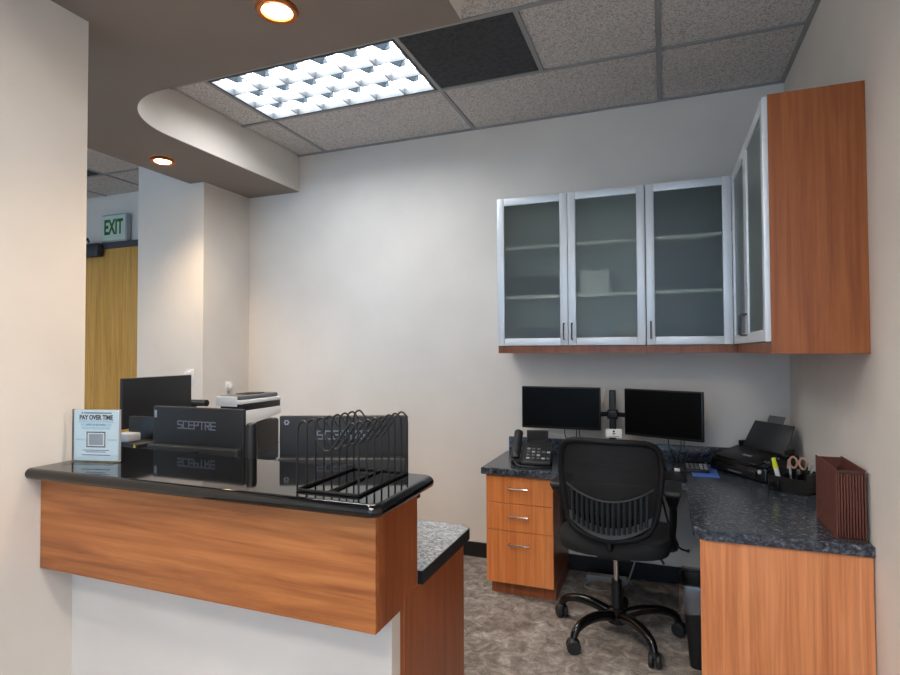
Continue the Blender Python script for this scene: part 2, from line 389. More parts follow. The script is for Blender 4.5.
# suspended ceiling: slab above, tiles and grid as pieces
ceil = struct('ceiling', B(-7.6, 0.0, YF, 0.25, H+0.121, H+0.2), 'soffit')
TT = 0.6096; GA = -1.8975; GB = -0.6417
bars = bmesh.new
def tile(x0, x1, y0, y1, mat='tile', dz=0.0):
    g = 0.011
    o = obj('ceiling_tile', B(x0+g, x1-g, y0+g, y1-g, H+0.004+dz, H+0.022+dz, 0.003, 1), mat, ceil, True); return o
def bar(x0, x1, y0, y1):
    return obj('grid_bar', B(x0, x1, y0, y1, H-0.002, H+0.03), 'tgrid', ceil, False)
rows = [0.0, GB] + [GB - TT*k for k in range(1, 10)]
XL = -3.375
for j in range(len(rows)-1):
    y1, y0 = rows[j], rows[j+1]
    if y0 < YF: break
    xs = [0.0, GA+2*TT, GA, GA-2*TT, XL]
    if j == 1: xs = [0.0, GA+2*TT, GA+TT, GA, GA-2*TT, XL]
    if j % 2 == 0 and j > 0: xs = [0.0, GA+2*TT, GA, GA-2*TT, XL]
    if j == 2: xs = [0.0, GA+2*TT, GA, ]
    if y1 < -1.5 and y1 > -2.7: xs = [0.0, GA+2*TT, -1.385]
    elif y1 < -2.7: xs = [0.0, GA+2*TT, GA, -2.72]
    for q in range(len(xs)-1):
        x1, x0 = xs[q], xs[q+1]
        if j == 1 and x1 == GA and x0 == GA-2*TT: pass          # troffer opening
        elif j == 1 and x1 == GA+TT: tile(x0, x1, y0, y1, 'darktile')
        elif j in (5, 7) and x1 == GA+2*TT: pass                 # openings for the unseen lobby fill lights
        else: tile(x0, x1, y0, y1)
        if q > 0: bar(x1-0.012, x1+0.012, y0+0.012, y1-0.012)
    bar(xs[-1], xs[0], y0-0.012, y0+0.012)
# wall angles
obj('wall_angle', B(XL, 0, -0.022, 0.0, H-0.004, H+0.01), 'tgrid', ceil, False)
obj('wall_angle', B(-0.022, 0, YF, -0.022, H-0.004, H+0.01), 'tgrid', ceil, False)
# hall ceiling tiles
hy = [0.25, -0.25, -0.86, -1.47, -2.08]; hx = [-4.0, -4.62, -5.23, -5.84, -6.45, -7.06]
for j in range(4):
    for i in range(5):
        x1, x0, y1, y0 = hx[i], hx[i+1], hy[j], hy[j+1]
        if j < 1 and i == 0: continue
        dark = (j == 1 and i == 2)
        tile(x0, x1, y0, y1, 'darktile' if dark else 'tile')
        if i > 0: bar(x1-0.012, x1+0.012, y0+0.012, y1-0.012)
    bar(-7.6, -4.54 if j == 0 else -4.0, hy[j+1]-0.012, hy[j+1]+0.012)

# door, frame
door = struct('door_1', B(-6.10, -5.19, 0.215, 0.249, 0.01, 2.44, 0.002, 1), 'door_oak')
fr = bmesh.new(); box(fr, -6.17, -6.10, 0.20, 0.2499, 0, 2.50, 0.003, 1); box(fr, -5.19, -5.12, 0.20, 0.2499, 0, 2.50, 0.003, 1); box(fr, -6.10, -5.19, 0.20, 0.2499, 2.44, 2.50, 0.003, 1)
obj('door_frame', fr, 'doorframe', door)
lv = bmesh.new(); lathe(lv, [(0.03, 0), (0.03, -0.012), (0.012, -0.014), (0.012, -0.05)], 16, (-5.27, 0.215, 1.0), 'y'); sweep(lv, [(-5.27, 0.165, 1.0), (-5.38, 0.163, 1.0)], 0.009, 8)
obj('door_handle', lv, 'chrome', door)
cl = thing('door_closer', 'dark grey door closer above the honey wood door', 'door closer', (-5.99, 0.2, 2.36))
obj('body', B(-0.17, 0.17, -0.07, -0.001, 0.0, 0.13, 0.015, 3), 'closer', cl)
obj('arm', T([(-0.1, -0.045, 0.135), (0.1, -0.16, 0.145), (0.16, -0.16, 0.145)], 0.011, 6), 'closer', cl)
obj('arm', T([(0.16, -0.16, 0.15), (0.0, -0.03, 0.155)], 0.011, 6), 'closer', cl)
obj('spindle', L([(0.018, 0.125), (0.018, 0.15)], 12, (-0.1, -0.045, 0)), 'closer', cl)
ex = thing('exit_sign', 'white exit sign with green letters above the hall door', 'exit sign', (-5.67, 0.249, 2.50))
obj('housing', B(-0.17, 0.17, -0.06, 0.0, 0.0, 0.27, 0.012, 3), 'lightgrey', ex)
obj('face', B(-0.155, 0.155, -0.064, -0.058, 0.015, 0.255, 0.002, 1), 'exitface', ex)
text('exit_letters', 'EXIT', 0.20, 'green', ex, at(0, -0.0655, 0.135), sx=0.62, bold=0.006)

# ------------------------------------------------------------------ lights in the ceiling
tf = thing('ceiling_troffer', 'lit white troffer with eighteen louvre cells in the tile ceiling', 'ceiling light', (GA-TT, GB-TT/2, H))
def troffer(root, lens):
    hx_, hy_ = TT-0.014, TT/2-0.014
    fr = bmesh.new()
    for (x0, x1, y0, y1) in ((-hx_, hx_, -hy_, -hy_+0.016), (-hx_, hx_, hy_-0.016, hy_), (-hx_, -hx_+0.016, -hy_+0.016, hy_-0.016), (hx_-0.016, hx_, -hy_+0.016, hy_-0.016)):
        box(fr, x0, x1, y0, y1, -0.003, 0.06)
    obj('frame', fr, 'louver', root, False)
    obj('reveal', B(-hx_-0.002, hx_+0.002, -hy_-0.002, hy_+0.002, 0.075, 0.085), 'shadowgap', root, False)
    ix, iy = hx_-0.016, hy_-0.016; cw, ch = 2*ix/6, 2*iy/3
    first = None; fc = None
    for i in range(6):
        for j in range(3):
            c_x, c_y = -ix+(i+0.5)*cw, -iy+(j+0.5)*ch
            if first is None:
                q = B(-cw/2+0.002, cw/2-0.002, -ch/2+0.002, ch/2-0.002, 0.040, 0.046)
                first = obj('lens_cell', q, lens, root, False, loc=(c_x, c_y, 0))
                pb = bmesh.new()  # wedge added in place of the shading inside the cell
                base = [pb.verts.new(p) for p in ((-cw*.30, -ch*.22, 0.0395), (cw*.30, -ch*.22, 0.0395), (cw*.12, ch*.22, 0.0395), (-cw*.12, ch*.22, 0.0395))]; ap = pb.verts.new((0, ch*.05, 0.018))
                pb.faces.new(base)
                for k in range(4): pb.faces.new((base[k], base[(k+1) % 4], ap))
                fc = obj('cell_shade', pb, 'cellshade', first, False)
            else:
                o = share('lens_cell', first, root, (c_x, c_y, 0)); share('cell_shade', fc, o, (0, 0, 0))
    for i in range(1, 6): obj('louver_blade', B(-ix+i*cw-0.003, -ix+i*cw+0.003, -iy, iy, -0.001, 0.04), 'louver', root, False)
    for j in range(1, 3): obj('louver_blade', B(-ix, ix, -iy+j*ch-0.003, -iy+j*ch+0.003, -0.001, 0.04), 'louver', root, False)
troffer(tf, 'lens')
for k, (lx, ly) in enumerate(((GA+TT, rows[5]-TT/2), (GA+TT, rows[7]-TT/2))):  # unseen lobby fixtures added behind the camera as fill light
    t2 = thing('ceiling_troffer', ('unseen fill troffer added in the lobby ceiling nearest the counter', 'unseen fill troffer added farther back in the lobby ceiling')[k], 'ceiling light', (lx, ly, H))
    troffer(t2, 'lobbyfill')
hl = thing('ceiling_troffer', 'unseen troffer added to light the hall beyond the side wall', 'ceiling light', (hx[2]-0.305-0.305, -2.39, H)); troffer(hl, 'hallfill')  # out-of-view fixture added to brighten the hall
def downlight(x, y, label):
    d = thing('recessed_downlight', label, 'downlight', (x, y, SZ), group='copper downlights in the soffit')
    ring = bmesh.new()
    prof = [(0.074, -0.001), (0.079, -0.012), (0.072, -0.02), (0.057, -0.018), (0.050, -0.004)]
    seg = 32; rg = [[ring.verts.new((r*math.cos(2*PI*k/seg), r*math.sin(2*PI*k/seg), z)) for k in range(seg)] for r, z in prof]
    for a, c in zip(rg, rg[1:]+rg[:1]):
        for k in range(seg): ring.faces.new((a[k], a[(k+1) % seg], c[(k+1) % seg], c[k]))
    obj('trim_ring', ring, 'copper', d)
    obj('bulb', L([(0.050, -0.002), (0.048, -0.012), (0.034, -0.022), (0.010, -0.026)], 24), 'lampglow', d)
    ld = bpy.data.lights.new('downlight_lamp', 'SPOT'); ld.energy = SPOT_W; ld.color = (1.0, 0.74, 0.48); ld.spot_size = math.radians(118); ld.spot_blend = 1.0; ld.shadow_soft_size = 0.03
    lo = bpy.data.objects.new('downlight_lamp', ld); col.objects.link(lo); lo.parent = d; lo.location = (0, 0, -0.04)
downlight(-1.99, -2.03, 'copper ringed downlight in the soffit above the black counter')
downlight(-3.745, -0.965, 'copper ringed downlight in the soffit near the exit sign')

# ------------------------------------------------------------------ reception counter
cd = thing('reception_counter', 'cherry wood reception counter box with polished black bullnose top', 'counter', (-2.05, -2.25, 0.66))
wp('front_panel', B(-2.718, -1.392, -2.378, -2.36, 0.668, 0.985, 0.001, 1), 'wood_h', cd, smooth=False)
wp('end_panel', B(-1.4045, -1.392, -2.3595, -2.11, 0.668, 0.985, 0.0005, 1), 'wood_v', cd, smooth=False)
wp('bottom_panel', B(-2.718, -1.411, -2.36, -2.261, 0.668, 0.69), 'wood_h', cd, smooth=False)
wp('back_panel', B(-2.718, -1.411, -2.204, -2.11, 0.74, 0.985), 'wood_h', cd, smooth=False)
wp('support_strip', B(-2.70, -1.398, -2.109, -2.07, 0.955, 0.984, 0.003), 'shadowgap', cd)
topb = bmesh.new()
def top_outline(d):
    """outline of the counter top, front and right edges pushed out by d"""
    fy, rx = -2.412 - d, -1.375 + d
    out = [(-2.7195, fy), (rx-0.03, fy)]
    for k in range(1, 7):
        a = -PI/2 + k*(PI/2)/6; out.append((rx-0.03+0.03*math.cos(a), fy+0.03+0.03*math.sin(a)))
    by = -2.045
    for k in range(0, 5):
        a = k*(PI/2)/4; out.append((rx-0.02+0.02*math.cos(a), by-0.02+0.02*math.sin(a)))
    return out + [(-2.95, -1.985), (-2.95, -2.219), (-2.7195, -2.219)]
zc_, rn = 1.0035, 0.0185
rings = []
for k in range(11):
    t = -PI/2 + PI*k/10
    rings.append([topb.verts.new((x, y, zc_+rn*math.sin(t))) for x, y in top_outline(rn*math.cos(t))])
for ra, rb in zip(rings, rings[1:]):
    for k in range(len(ra)): topb.faces.new((ra[k], ra[(k+1) % len(ra)], rb[(k+1) % len(ra)], rb[k]))
topb.faces.new(rings[0][::-1]); topb.faces.new(rings[-1])
wp('counter_top', topb, 'blackstone', cd)

# ------------------------------------------------------------------ reception work desk behind the counter
ds = thing('reception_desk', 'low reception desk with granite top paled by painted reflection and cherry end panel', 'desk', (-2.2, -1.9, 0))
tb = bmesh.new(); c_ = 0.035
poly = [(-3.60, -2.20), (-1.4115, -2.20), (-1.4115, -2.107), (-1.378, -2.107), (-1.378, -1.665), (-1.413, -1.632), (-2.78, -1.632), (-2.78, -0.02), (-3.60, -0.02)]
prism(tb, poly, 0.70, 0.74)
wp('worktop', tb, 'granite_sheen', ds, smooth=False)
eb = bmesh.new(); prism(eb, [(-1.3775, -2.1072), (-1.391, -2.1072), (-1.391, -2.1092), (-1.3745, -2.1092), (-1.3745, -1.664), (-1.4115, -1.6285), (-2.779, -1.6285), (-2.779, -1.6315), (-1.4128, -1.6315), (-1.3775, -1.665)], 0.699, 0.7395)
wp('edge_band', eb, 'shadowgap', ds, smooth=False)
wp('end_panel', B(-1.41, -1.390, -2.204, -1.69, 0.0, 0.699, 0.001, 1), 'wood_v', ds, smooth=False)
wp('end_panel', B(-2.82, -2.80, -1.6, -0.04, 0.0, 0.699, 0.001, 1), 'wood_v', ds, smooth=False)
wp('modesty_panel', B(-2.72, -1.411, -2.204, -2.186, 0.02, 0.699), 'wood_v', ds, smooth=False)
wp('end_panel', B(-3.598, -3.58, -2.19, -0.03, 0.0, 0.699), 'wood_v', ds, smooth=False)

# ------------------------------------------------------------------ back desk: L worktop, drawers, end panel
wk = thing('l_shaped_worktop', 'dark blue granite L shaped worktop with backsplash along two walls', 'worktop', (-0.8, -0.4, 0.70))
tb = bmesh.new()
R_ = 0.05
poly = [(-1.68, -0.001), (-1.68, -0.575), (-0.57, -0.575)]
for k in range(0, 7):
    a = PI + k*(PI/2)/6; poly.append((-0.575+R_+R_*math.cos(a), -1.375+R_+R_*math.sin(a)))
poly += [(-0.001, -1.375), (-0.001, -0.001)]
prism(tb, poly, 0.701, 0.741, 0.006, 2)
wp('worktop', tb, 'granite', wk, smooth=False)
wp('backsplash', B(-1.66, -0.002, -0.022, -0.001, 0.7415, 0.84, 0.004, 2), 'granite', wk)
wp('end_panel', B(-0.552, -0.004, -1.365, -1.347, 0.0, 0.70, 0.001, 1), 'wood_end', wk, smooth=False)

dr = thing('drawer_pedestal', 'cherry wood pedestal with three drawers under the worktop', 'drawers', (-1.455, -0.3, 0))
cb = bmesh.new(); box(cb, -1.645, -1.627, -0.53, -0.03, 0.08, 0.70); box(cb, -1.283, -1.265, -0.53, -0.03, 0.08, 0.70); box(cb, -1.627, -1.283, -0.53, -0.03, 0.08, 0.098); box(cb, -1.627, -1.283, -0.05, -0.03, 0.098, 0.70)
wp('carcass', cb, 'wood_v', dr, smooth=False)
wp('kickboard', B(-1.64, -1.262, -0.495, -0.03, 0.0, 0.079), 'wood_v', dr, smooth=False)
for z0, z1 in ((0.539, 0.694), (0.381, 0.536), (0.081, 0.378)):
    d = wp('drawer', B(-1.655, -1.264, -0.551, -0.531, z0, z1, 0.0015, 1), 'wood_o', dr, smooth=False)
    zz = z1 - 0.065 if z1 > 0.4 else z1 - 0.068
    hb = bmesh.new(); cx = -1.46
    sweep(hb, catmull([(cx-0.055, -0.551, zz), (cx-0.055, -0.568, zz), (cx-0.048, -0.576, zz), (cx+0.048, -0.576, zz), (cx+0.055, -0.568, zz), (cx+0.055, -0.551, zz)], 3), 0.005, 8)
    wp('handle', hb, 'chrome', d)

# ------------------------------------------------------------------ wall cabinets
CB, CT = 1.404, 2.362
def door_panel(root, p0, ux, w_, h_, z0, handle_side, nrm):
    """aluminium door: p0 lower-left corner (world xy), ux unit dir of width, nrm outward normal"""
    ux = Vector((ux[0], ux[1], 0)); nn = Vector((nrm[0], nrm[1], 0)); p0 = Vector((p0[0], p0[1], z0)); up = Vector((0, 0, 1)); th = 0.02; fw = 0.045
    def slab(bm, u0, u1, v0, v1, t0, t1, bev=0.0):
        pts = []
        for v in (v0, v1):
            for (u, t) in ((u0, t1), (u1, t1), (u1, t0), (u0, t0)):
                pts.append(p0 + ux*u + up*v + nn*t)
        hexa(bm, pts, bev, 2)
    f = bmesh.new()
    slab(f, 0, fw, 0, h_, 0, th, 0.002); slab(f, w_-fw, w_, 0, h_, 0, th, 0.002)
    slab(f, fw, w_-fw, 0, fw, 0, th-0.001, 0.002); slab(f, fw, w_-fw, h_-fw, h_, 0, th-0.001, 0.002)
    d = wp('door', f, 'alum', root)
    g = bmesh.new(); slab(g, fw-0.004, w_-fw+0.004, fw-0.004, h_-fw+0.004, 0.006, 0.012)
    wp('glass_pane', g, 'frost', d, smooth=False)
    hu = fw*0.5 if handle_side == 'l' else w_-fw*0.5
    hb = bmesh.new()
    q = [p0+ux*hu+up*v+nn*t for v, t in ((0.035, th), (0.035, th+0.02), (0.040, th+0.028), (0.125, th+0.028), (0.13, th+0.02), (0.13, th))]
    sweep(hb, q, 0.0042, 8); wp('handle', hb, 'steel', d)
def cab_body(root, x0, x1, y0, y1, open_side, shelves, outer='wood_up', inner='cabin'):
    t = 0.018
    wp('top_panel', B(x0, x1, y0, y1, CT-t, CT), inner, root, smooth=False)
    wp('bottom_panel', B(x0, x1, y0, y1, CB, CB+0.045), outer, root, smooth=False)
    zA, zB = CB+0.045, CT-t
    if open_side == 'y':
        wp('back_panel', B(x0+t, x1-t, y1-0.008, y1, zA, zB), inner, root, smooth=False)
        wp('side_panel', B(x0, x0+t, y0, y1, zA, zB), inner, root, smooth=False)
        wp('side_panel', B(x1-t, x1, y0, y1, zA, zB), inner, root, smooth=False)
        for z in shelves: wp('shelf', B(x0+t, x1-t, y0+0.02, y1-0.009, z-0.02, z, 0.001, 1), 'shelf', root, smooth=False)
    else:
        wp('back_panel', B(x1-0.008, x1, y0+t, y1-t, zA, zB), inner, root, smooth=False)
        wp('side_panel', B(x0, x1, y1-t, y1, zA, zB), inner, root, smooth=False)
        for z in shelves: wp('shelf', B(x0+0.02, x1-0.009, y0+t, y1-t, z-0.02, z, 0.001, 1), 'shelf', root, smooth=False)
SH = (1.76, 2.07)
c1 = thing('wall_cabinet', 'wall cabinet with two frosted aluminium doors on the back wall', 'cabinet', (-1.2, -0.16, CB))
cab_body(c1, -1.64, -0.765, -0.325, -0.002, 'y', SH)
door_panel(c1, (-1.64, -0.327), (1, 0), 0.435, 0.915, 1.45, 'r', (0, -1))
door_panel(c1, (-1.202, -0.327), (1, 0), 0.435, 0.915, 1.45, 'l', (0, -1))
c2 = thing('wall_cabinet', 'single door frosted wall cabinet in the corner of the room', 'cabinet', (-0.5, -0.16, CB))
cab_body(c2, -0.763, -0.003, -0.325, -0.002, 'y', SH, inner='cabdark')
door_panel(c2, (-0.762, -0.327), (1, 0), 0.44, 0.915, 1.45, 'l', (0, -1))
c3 = thing('wall_cabinet', 'wall cabinet with cherry wood end panel on the right wall', 'cabinet', (-0.15, -0.85, CB))
cab_body(c3, -0.30, -0.003, -1.352, -0.352, 'x', SH)
door_panel(c3, (-0.301, -0.352), (0, -1), 0.505, 0.91, 1.45, 'r', (-1, 0))
door_panel(c3, (-0.301, -0.859), (0, -1), 0.505, 0.91, 1.45, 'l', (-1, 0))
wp('end_panel', B(-0.302, -0.001, -1.371, -1.353, CB, CT+0.002, 0.001, 1), 'wood_up', c3, smooth=False)

# things kept inside the frosted cabinets
def prop(name, label, cat, bm, mat, group=None):
    o = obj(name, bm, mat); tag(o, label, cat, group); return o
ZB, ZM, ZT = CB+0.0455, SH[0]+0.0005, SH[1]+0.0005
def carton(name, label, x0, x1, y0, y1, z0, h, mat, lidmat=None):
    r = thing(name, label, 'box', ((x0+x1)/2, (y0+y1)/2, z0))
    wp('body', B(x0, x1, y0, y1, z0, z0+h*0.72, 0.004, 2), mat, r)
    wp('lid', B(x0-0.004, x1+0.004, y0-0.004, y1+0.004, z0+h*0.72+0.0005, z0+h, 0.004, 2), lidmat or mat, r)
carton('storage_box', 'low dark storage box behind the leftmost frosted door', -1.60, -1.29, -0.28, -0.06, ZM, 0.12, 'binder')
carton('storage_box', 'small white box beside the dark one behind the leftmost frosted door', -1.27, -1.19, -0.26, -0.08, ZM, 0.12, 'white')
carton('storage_box', 'white box on the shelf behind the second frosted door', -1.14, -0.97, -0.28, -0.06, ZM, 0.14, 'white')
carton('storage_box', 'long dark box behind the third frosted door', -0.70, -0.44, -0.28, -0.06, ZM, 0.13, 'binder')
carton('storage_box', 'black box at the bottom behind the third frosted door', -0.70, -0.44, -0.28, -0.06, ZB, 0.12, 'binder')
carton('storage_box', 'tan box at the bottom behind the second frosted door', -0.93, -0.81, -0.27, -0.06, ZB, 0.09, 'box_tan')
carton('storage_box', 'pale grey box at the bottom behind the second frosted door', -1.06, -0.97, -0.24, -0.06, ZB, 0.10, 'lightgrey')
carton('storage_box', 'grey box at the bottom behind the leftmost frosted door', -1.52, -1.30, -0.27, -0.06, ZB, 0.11, 'greyplastic')

# ------------------------------------------------------------------ reception monitors
def monitor_back(label, x, y, rot, ztop, w_=0.545, emblem='mark'):
    m_ = thing('monitor', label, 'monitor', (x, y, 0.7405), rot, group='monitors on the reception desk')
    zt = ztop - 0.7405; zb = zt - 0.33; hw = w_/2
    # back faces -y
    obj('back_shell', B(-hw, hw, -0.010, 0.010, zb, zt, 0.006, 3), 'monback', m_)
    obj('screen', B(-hw+0.008, hw-0.008, 0.0101, 0.012, zb+0.012, zt-0.008), 'screen', m_, False)
    obj('rear_housing', B(-hw+0.004, hw-0.004, -0.045, -0.0101, zb+0.004, zb+0.168, 0.008, 3), 'greyplastic', m_)
    obj('hinge', B(-0.05, 0.05, -0.070, -0.0455, zb+0.115, zb+0.150, 0.006, 2), 'blackplastic', m_)
    obj('neck', B(-0.028, 0.028, -0.068, -0.046, 0.012, zb+0.114, 0.006, 2), 'blackplastic', m_)
    obj('foot', B(-0.11, 0.11, -0.13, 0.07, 0.0, 0.011, 0.005, 2), 'blackplastic', m_)
    lt = bmesh.new()
    strokes = {'S': ((0,2,1,2),(0,1,0,2),(0,1,1,1),(1,0,1,1),(0,0,1,0)), 'C': ((0,2,1,2),(0,0,0,2),(0,0,1,0)), 'E': ((0,2,1,2),(0,0,0,2),(0,1,1,1),(0,0,1,0)),
               'P': ((0,2,1,2),(0,0,0,2),(1,1,1,2),(0,1,1,1)), 'T': ((0,2,1,2),(.5,0,.5,2)), 'R': ((0,2,1,2),(0,0,0,2),(1,1,1,2),(0,1,1,1),(.45,1,1,0))}
    lw, lh, gap, tk = 0.0228, 0.0155, 0.008, 0.0025
    for k, chx in enumerate('SCEPTRE'):
        ox = -3.5*(lw+gap)+gap/2+k*(lw+gap)
        for (xa, za, xb, zb_) in strokes[chx]:
            p, q = Vector((ox+xa*lw, 0, zt-0.092+za*lh)), Vector((ox+xb*lw, 0, zt-0.092+zb_*lh))
            d = (q-p).normalized(); n2 = Vector((-d.z, 0, d.x))*tk; p -= d*tk; q += d*tk
            pts = []
            for yv in (-0.0114, -0.0102): pts += [Vector((v.x, yv, v.z)) for v in (p-n2, q-n2, q+n2, p+n2)]
            hexa(lt, pts)
    obj('brand_letters', lt, 'logodim', m_, False)
    e = bmesh.new()
    if emblem == 'flower':
        for k in range(6):
            a = k*PI/3; lathe(e, [(0.0035, -0.0006), (0.0035, 0.0004)], 10, (-hw+0.03+0.008*math.cos(a), -0.0108, zt-0.026+0.008*math.sin(a)), 'y')
    else:
        box(e, -hw+0.012, -hw+0.026, -0.0114, -0.0104, zt-0.05, zt-0.018)
    obj('emblem', e, 'logo', m_)
    obj('cable', T(catmull([(-0.03, -0.03, zb+0.003), (-0.04, -0.05, zb-0.05), (-0.01, -0.09, 0.05), (0.05, -0.12, 0.006)], 5), 0.004, 6), 'blackplastic', m_)
    return m_
monitor_back('dark monitor seen from behind at the left of the reception desk', -2.557, -1.83, 0.0, 1.18, 0.505)
monitor_back('dark monitor seen from behind through the wire rack', -1.877, -1.752, 0.36, 1.162, 0.515, 'flower')

# third monitor standing sideways
m3 = thing('monitor', 'tall plain black monitor in front of the hall door', 'monitor', (-3.255, -1.42, 0.7405), -PI/2+0.0, group='monitors on the reception desk')
zt = 1.287-0.7405
obj('back_shell', B(-0.222, 0.222, -0.012, 0.012, zt-0.26, zt, 0.005, 3), 'monback', m3)
obj('screen', B(-0.216, 0.216, -0.0138, -0.0121, zt-0.25, zt-0.008), 'screen', m3, False)
obj('neck', B(-0.03, 0.03, -0.035, -0.013, 0.012, zt-0.15, 0.006, 2), 'blackplastic', m3)
obj('foot', B(-0.11, 0.11, -0.10, 0.08, 0, 0.011, 0.004, 2), 'blackplastic', m3)

# black post speaker, tray, small items behind the counter
sp = thing('speaker_post', 'slim black upright post between the two reception monitors', 'speaker', (-2.16, -1.96, 0.7405))
obj('base', L([(0.05, 0.0), (0.05, 0.008), (0.02, 0.014)], 24), 'blackplastic', sp)
obj('column', L([(0.021, 0.0145), (0.021, 0.39), (0.017, 0.402), (0.006, 0.406)], 20), 'blackplastic', sp)
kt = thing('card_terminal', 'small pale box on a black stand below the plain black monitor', 'terminal', (-3.06, -1.72, 0.7405))
st = bmesh.new(); box(st, -0.13, 0.13, -0.09, 0.09, 0, 0.012, 0.003, 1); box(st, -0.12, 0.12, 0.06, 0.085, 0.0125, 0.36, 0.004, 2); box(st, -0.12, 0.12, -0.09, 0.059, 0.235, 0.255, 0.003, 1)
obj('stand', st, 'blackplastic', kt)
obj('pale_box', B(-0.052, 0.038, -0.07, 0.0, 0.2555, 0.295, 0.006, 2), 'lightgrey', kt)
bl = thing('service_bell', 'small brass topped piece beside the acrylic sign holder', 'bell', (-2.80, -1.94, 0.7405))
obj('stem', L([(0.02, 0), (0.02, 0.01), (0.007, 0.014), (0.007, 0.235)], 14), 'blackplastic', bl)
obj('brass_tip', L([(0.008, 0.2355), (0.013, 0.245), (0.011, 0.26), (0.004, 0.272), (0.002, 0.285)], 14), 'brass', bl)
ar = thing('handset_arm', 'black rounded arm sticking out behind the plain black monitor', 'arm', (-3.36, -1.08, 0.7405))
obj('post', B(-0.02, 0.02, -0.02, 0.02, 0.0, 0.35, 0.006, 2), 'blackplastic', ar)
obj('bar', T([(-0.03, 0, 0.37), (0.115, 0, 0.372)], 0.02, 14), 'blackplastic', ar)

# multifunction printer against the back wall
mf = thing('office_copier', 'white and black desktop copier with grey lid behind the reception monitors', 'printer', (-3.05, -0.92, 0.7405))
obj('lower_body', B(-0.075, 0.078, -0.175, 0.175, 0.0, 0.26, 0.02, 4), 'blackgloss', mf)
bm = bmesh.new(); hexa(bm, [(-0.083, -0.182, 0.235), (0.083, -0.182, 0.235), (0.083, 0.18, 0.29), (-0.083, 0.18, 0.29), (-0.083, -0.182, 0.333), (0.083, -0.182, 0.333), (0.083, 0.18, 0.333), (-0.083, 0.18, 0.333)], 0.004, 2)
obj('white_cover', bm, 'white', mf)
obj('output_bay', B(-0.078, 0.078, -0.175, 0.178, 0.3335, 0.372, 0.004, 2), 'blackplastic', mf)
obj('scanner_bed', B(-0.083, 0.083, -0.185, 0.18, 0.3725, 0.396, 0.005, 3), 'white', mf)
obj('scanner_lid', B(-0.083, 0.075, -0.18, 0.16, 0.3965, 0.422, 0.008, 3), 'midgrey', mf)
obj('feeder_slot', B(-0.05, 0.05, -0.08, 0.06, 0.4225, 0.428, 0.002, 2), 'blackplastic', mf)
obj('control_panel', B(-0.088, 0.06, -0.20, -0.1855, 0.36, 0.418, 0.004, 2), 'white', mf)

# wall outlets
def outlet(label, loc, rot):
    o = thing('wall_outlet', label, 'outlet', loc, rot)
    obj('plate', B(-0.036, 0.036, -0.006, 0.0, -0.058, 0.058, 0.003, 2), 'white', o)
    obj('plug', B(-0.02, 0.02, -0.045, -0.0065, 0.005, 0.04, 0.006, 2), 'white', o)
    obj('socket', B(-0.014, 0.014, -0.0075, -0.0062, -0.04, -0.012, 0.0005, 1), 'lightgrey', o)
outlet('white wall outlet with plug behind the plain black monitor', (-3.985, -0.49, 1.235), 0)
outlet('white wall outlet with plug above the copier', (-3.865, -0.235, 1.13), PI/2)

# ------------------------------------------------------------------ acrylic sign on the counter
sg = thing('acrylic_sign', 'clear acrylic sign holder with pale blue payment poster', 'sign', (-2.60, -2.262, 1.0222), 0.22); sg.scale = (0.83, 0.83, 0.86)
ah = bmesh.new(); box(ah, -0.112, 0.112, -0.006, -0.0035, 0.003, 0.222, 0.001, 1); box(ah, -0.112, 0.112, 0.0035, 0.006, 0.003, 0.222, 0.001, 1); box(ah, -0.112, 0.112, -0.05, 0.05, 0.0, 0.0028, 0.0005, 1)
obj('holder', ah, 'acrylic', sg)
obj('corner_edge', B(-0.1155, -0.1125, -0.006, 0.006, 0.003, 0.222, 0.001, 1), 'steel', sg)
obj('corner_edge', B(0.1125, 0.1155, -0.006, 0.006, 0.003, 0.222, 0.001, 1), 'lightgrey', sg)
sheet = obj('poster', B(-0.108, 0.108, -0.0028, 0.0028, 0.006, 0.219), 'signpaper', sg, False)
text('title_letters', 'PAY OVER TIME', 0.027, 'ink', sheet, at(0, -0.0034, 0.187), depth=0.0003, bold=0.0011, sx=0.86)
text('small_letters', 'APPLY IN SECONDS', 0.0105, 'blueink', sheet, at(0, -0.0036, 0.157), depth=0.0002)
lb = bmesh.new(); box(lb, -0.06, 0.075, -0.0031, -0.0029, 0.204, 0.209); lathe(lb, [(0.004, -0.0032), (0.004, -0.0029)], 10, (-0.068, 0, 0.2065), 'y')
obj('header_line', lb, 'blueink', sheet)
for z, hw in ((0.171, 0.085), (0.157, 0.075), (0.143, 0.07)): obj('pill', B(-hw, hw, -0.0032, -0.0029, z-0.0058, z+0.0058), 'paleblue', sheet, False)
qf = bmesh.new()
for (x0, x1, z0, z1) in ((-0.046, 0.046, 0.062, 0.067), (-0.046, 0.046, 0.123, 0.128), (-0.046, -0.041, 0.067, 0.123), (0.041, 0.046, 0.067, 0.123)): box(qf, x0, x1, -0.0033, -0.0029, z0, z1)
obj('print_frame', qf, 'ink', sheet, False)
obj('blank_square', B(-0.034, 0.034, -0.0032, -0.0029, 0.072, 0.118), 'logo', sheet, False)
for (x0, x1, z) in ((-0.10, -0.055, 0.094), (0.055, 0.10, 0.094)): obj('colour_band', B(x0, x1, -0.0032, -0.0029, z-0.004, z+0.004), 'paleblue', sheet, False)
for (hw, z) in ((0.065, 0.050), (0.048, 0.043), (0.07, 0.030)): obj('text_line', B(-hw, hw, -0.0032, -0.0029, z-0.0016, z+0.0016), 'blueink', sheet, False)

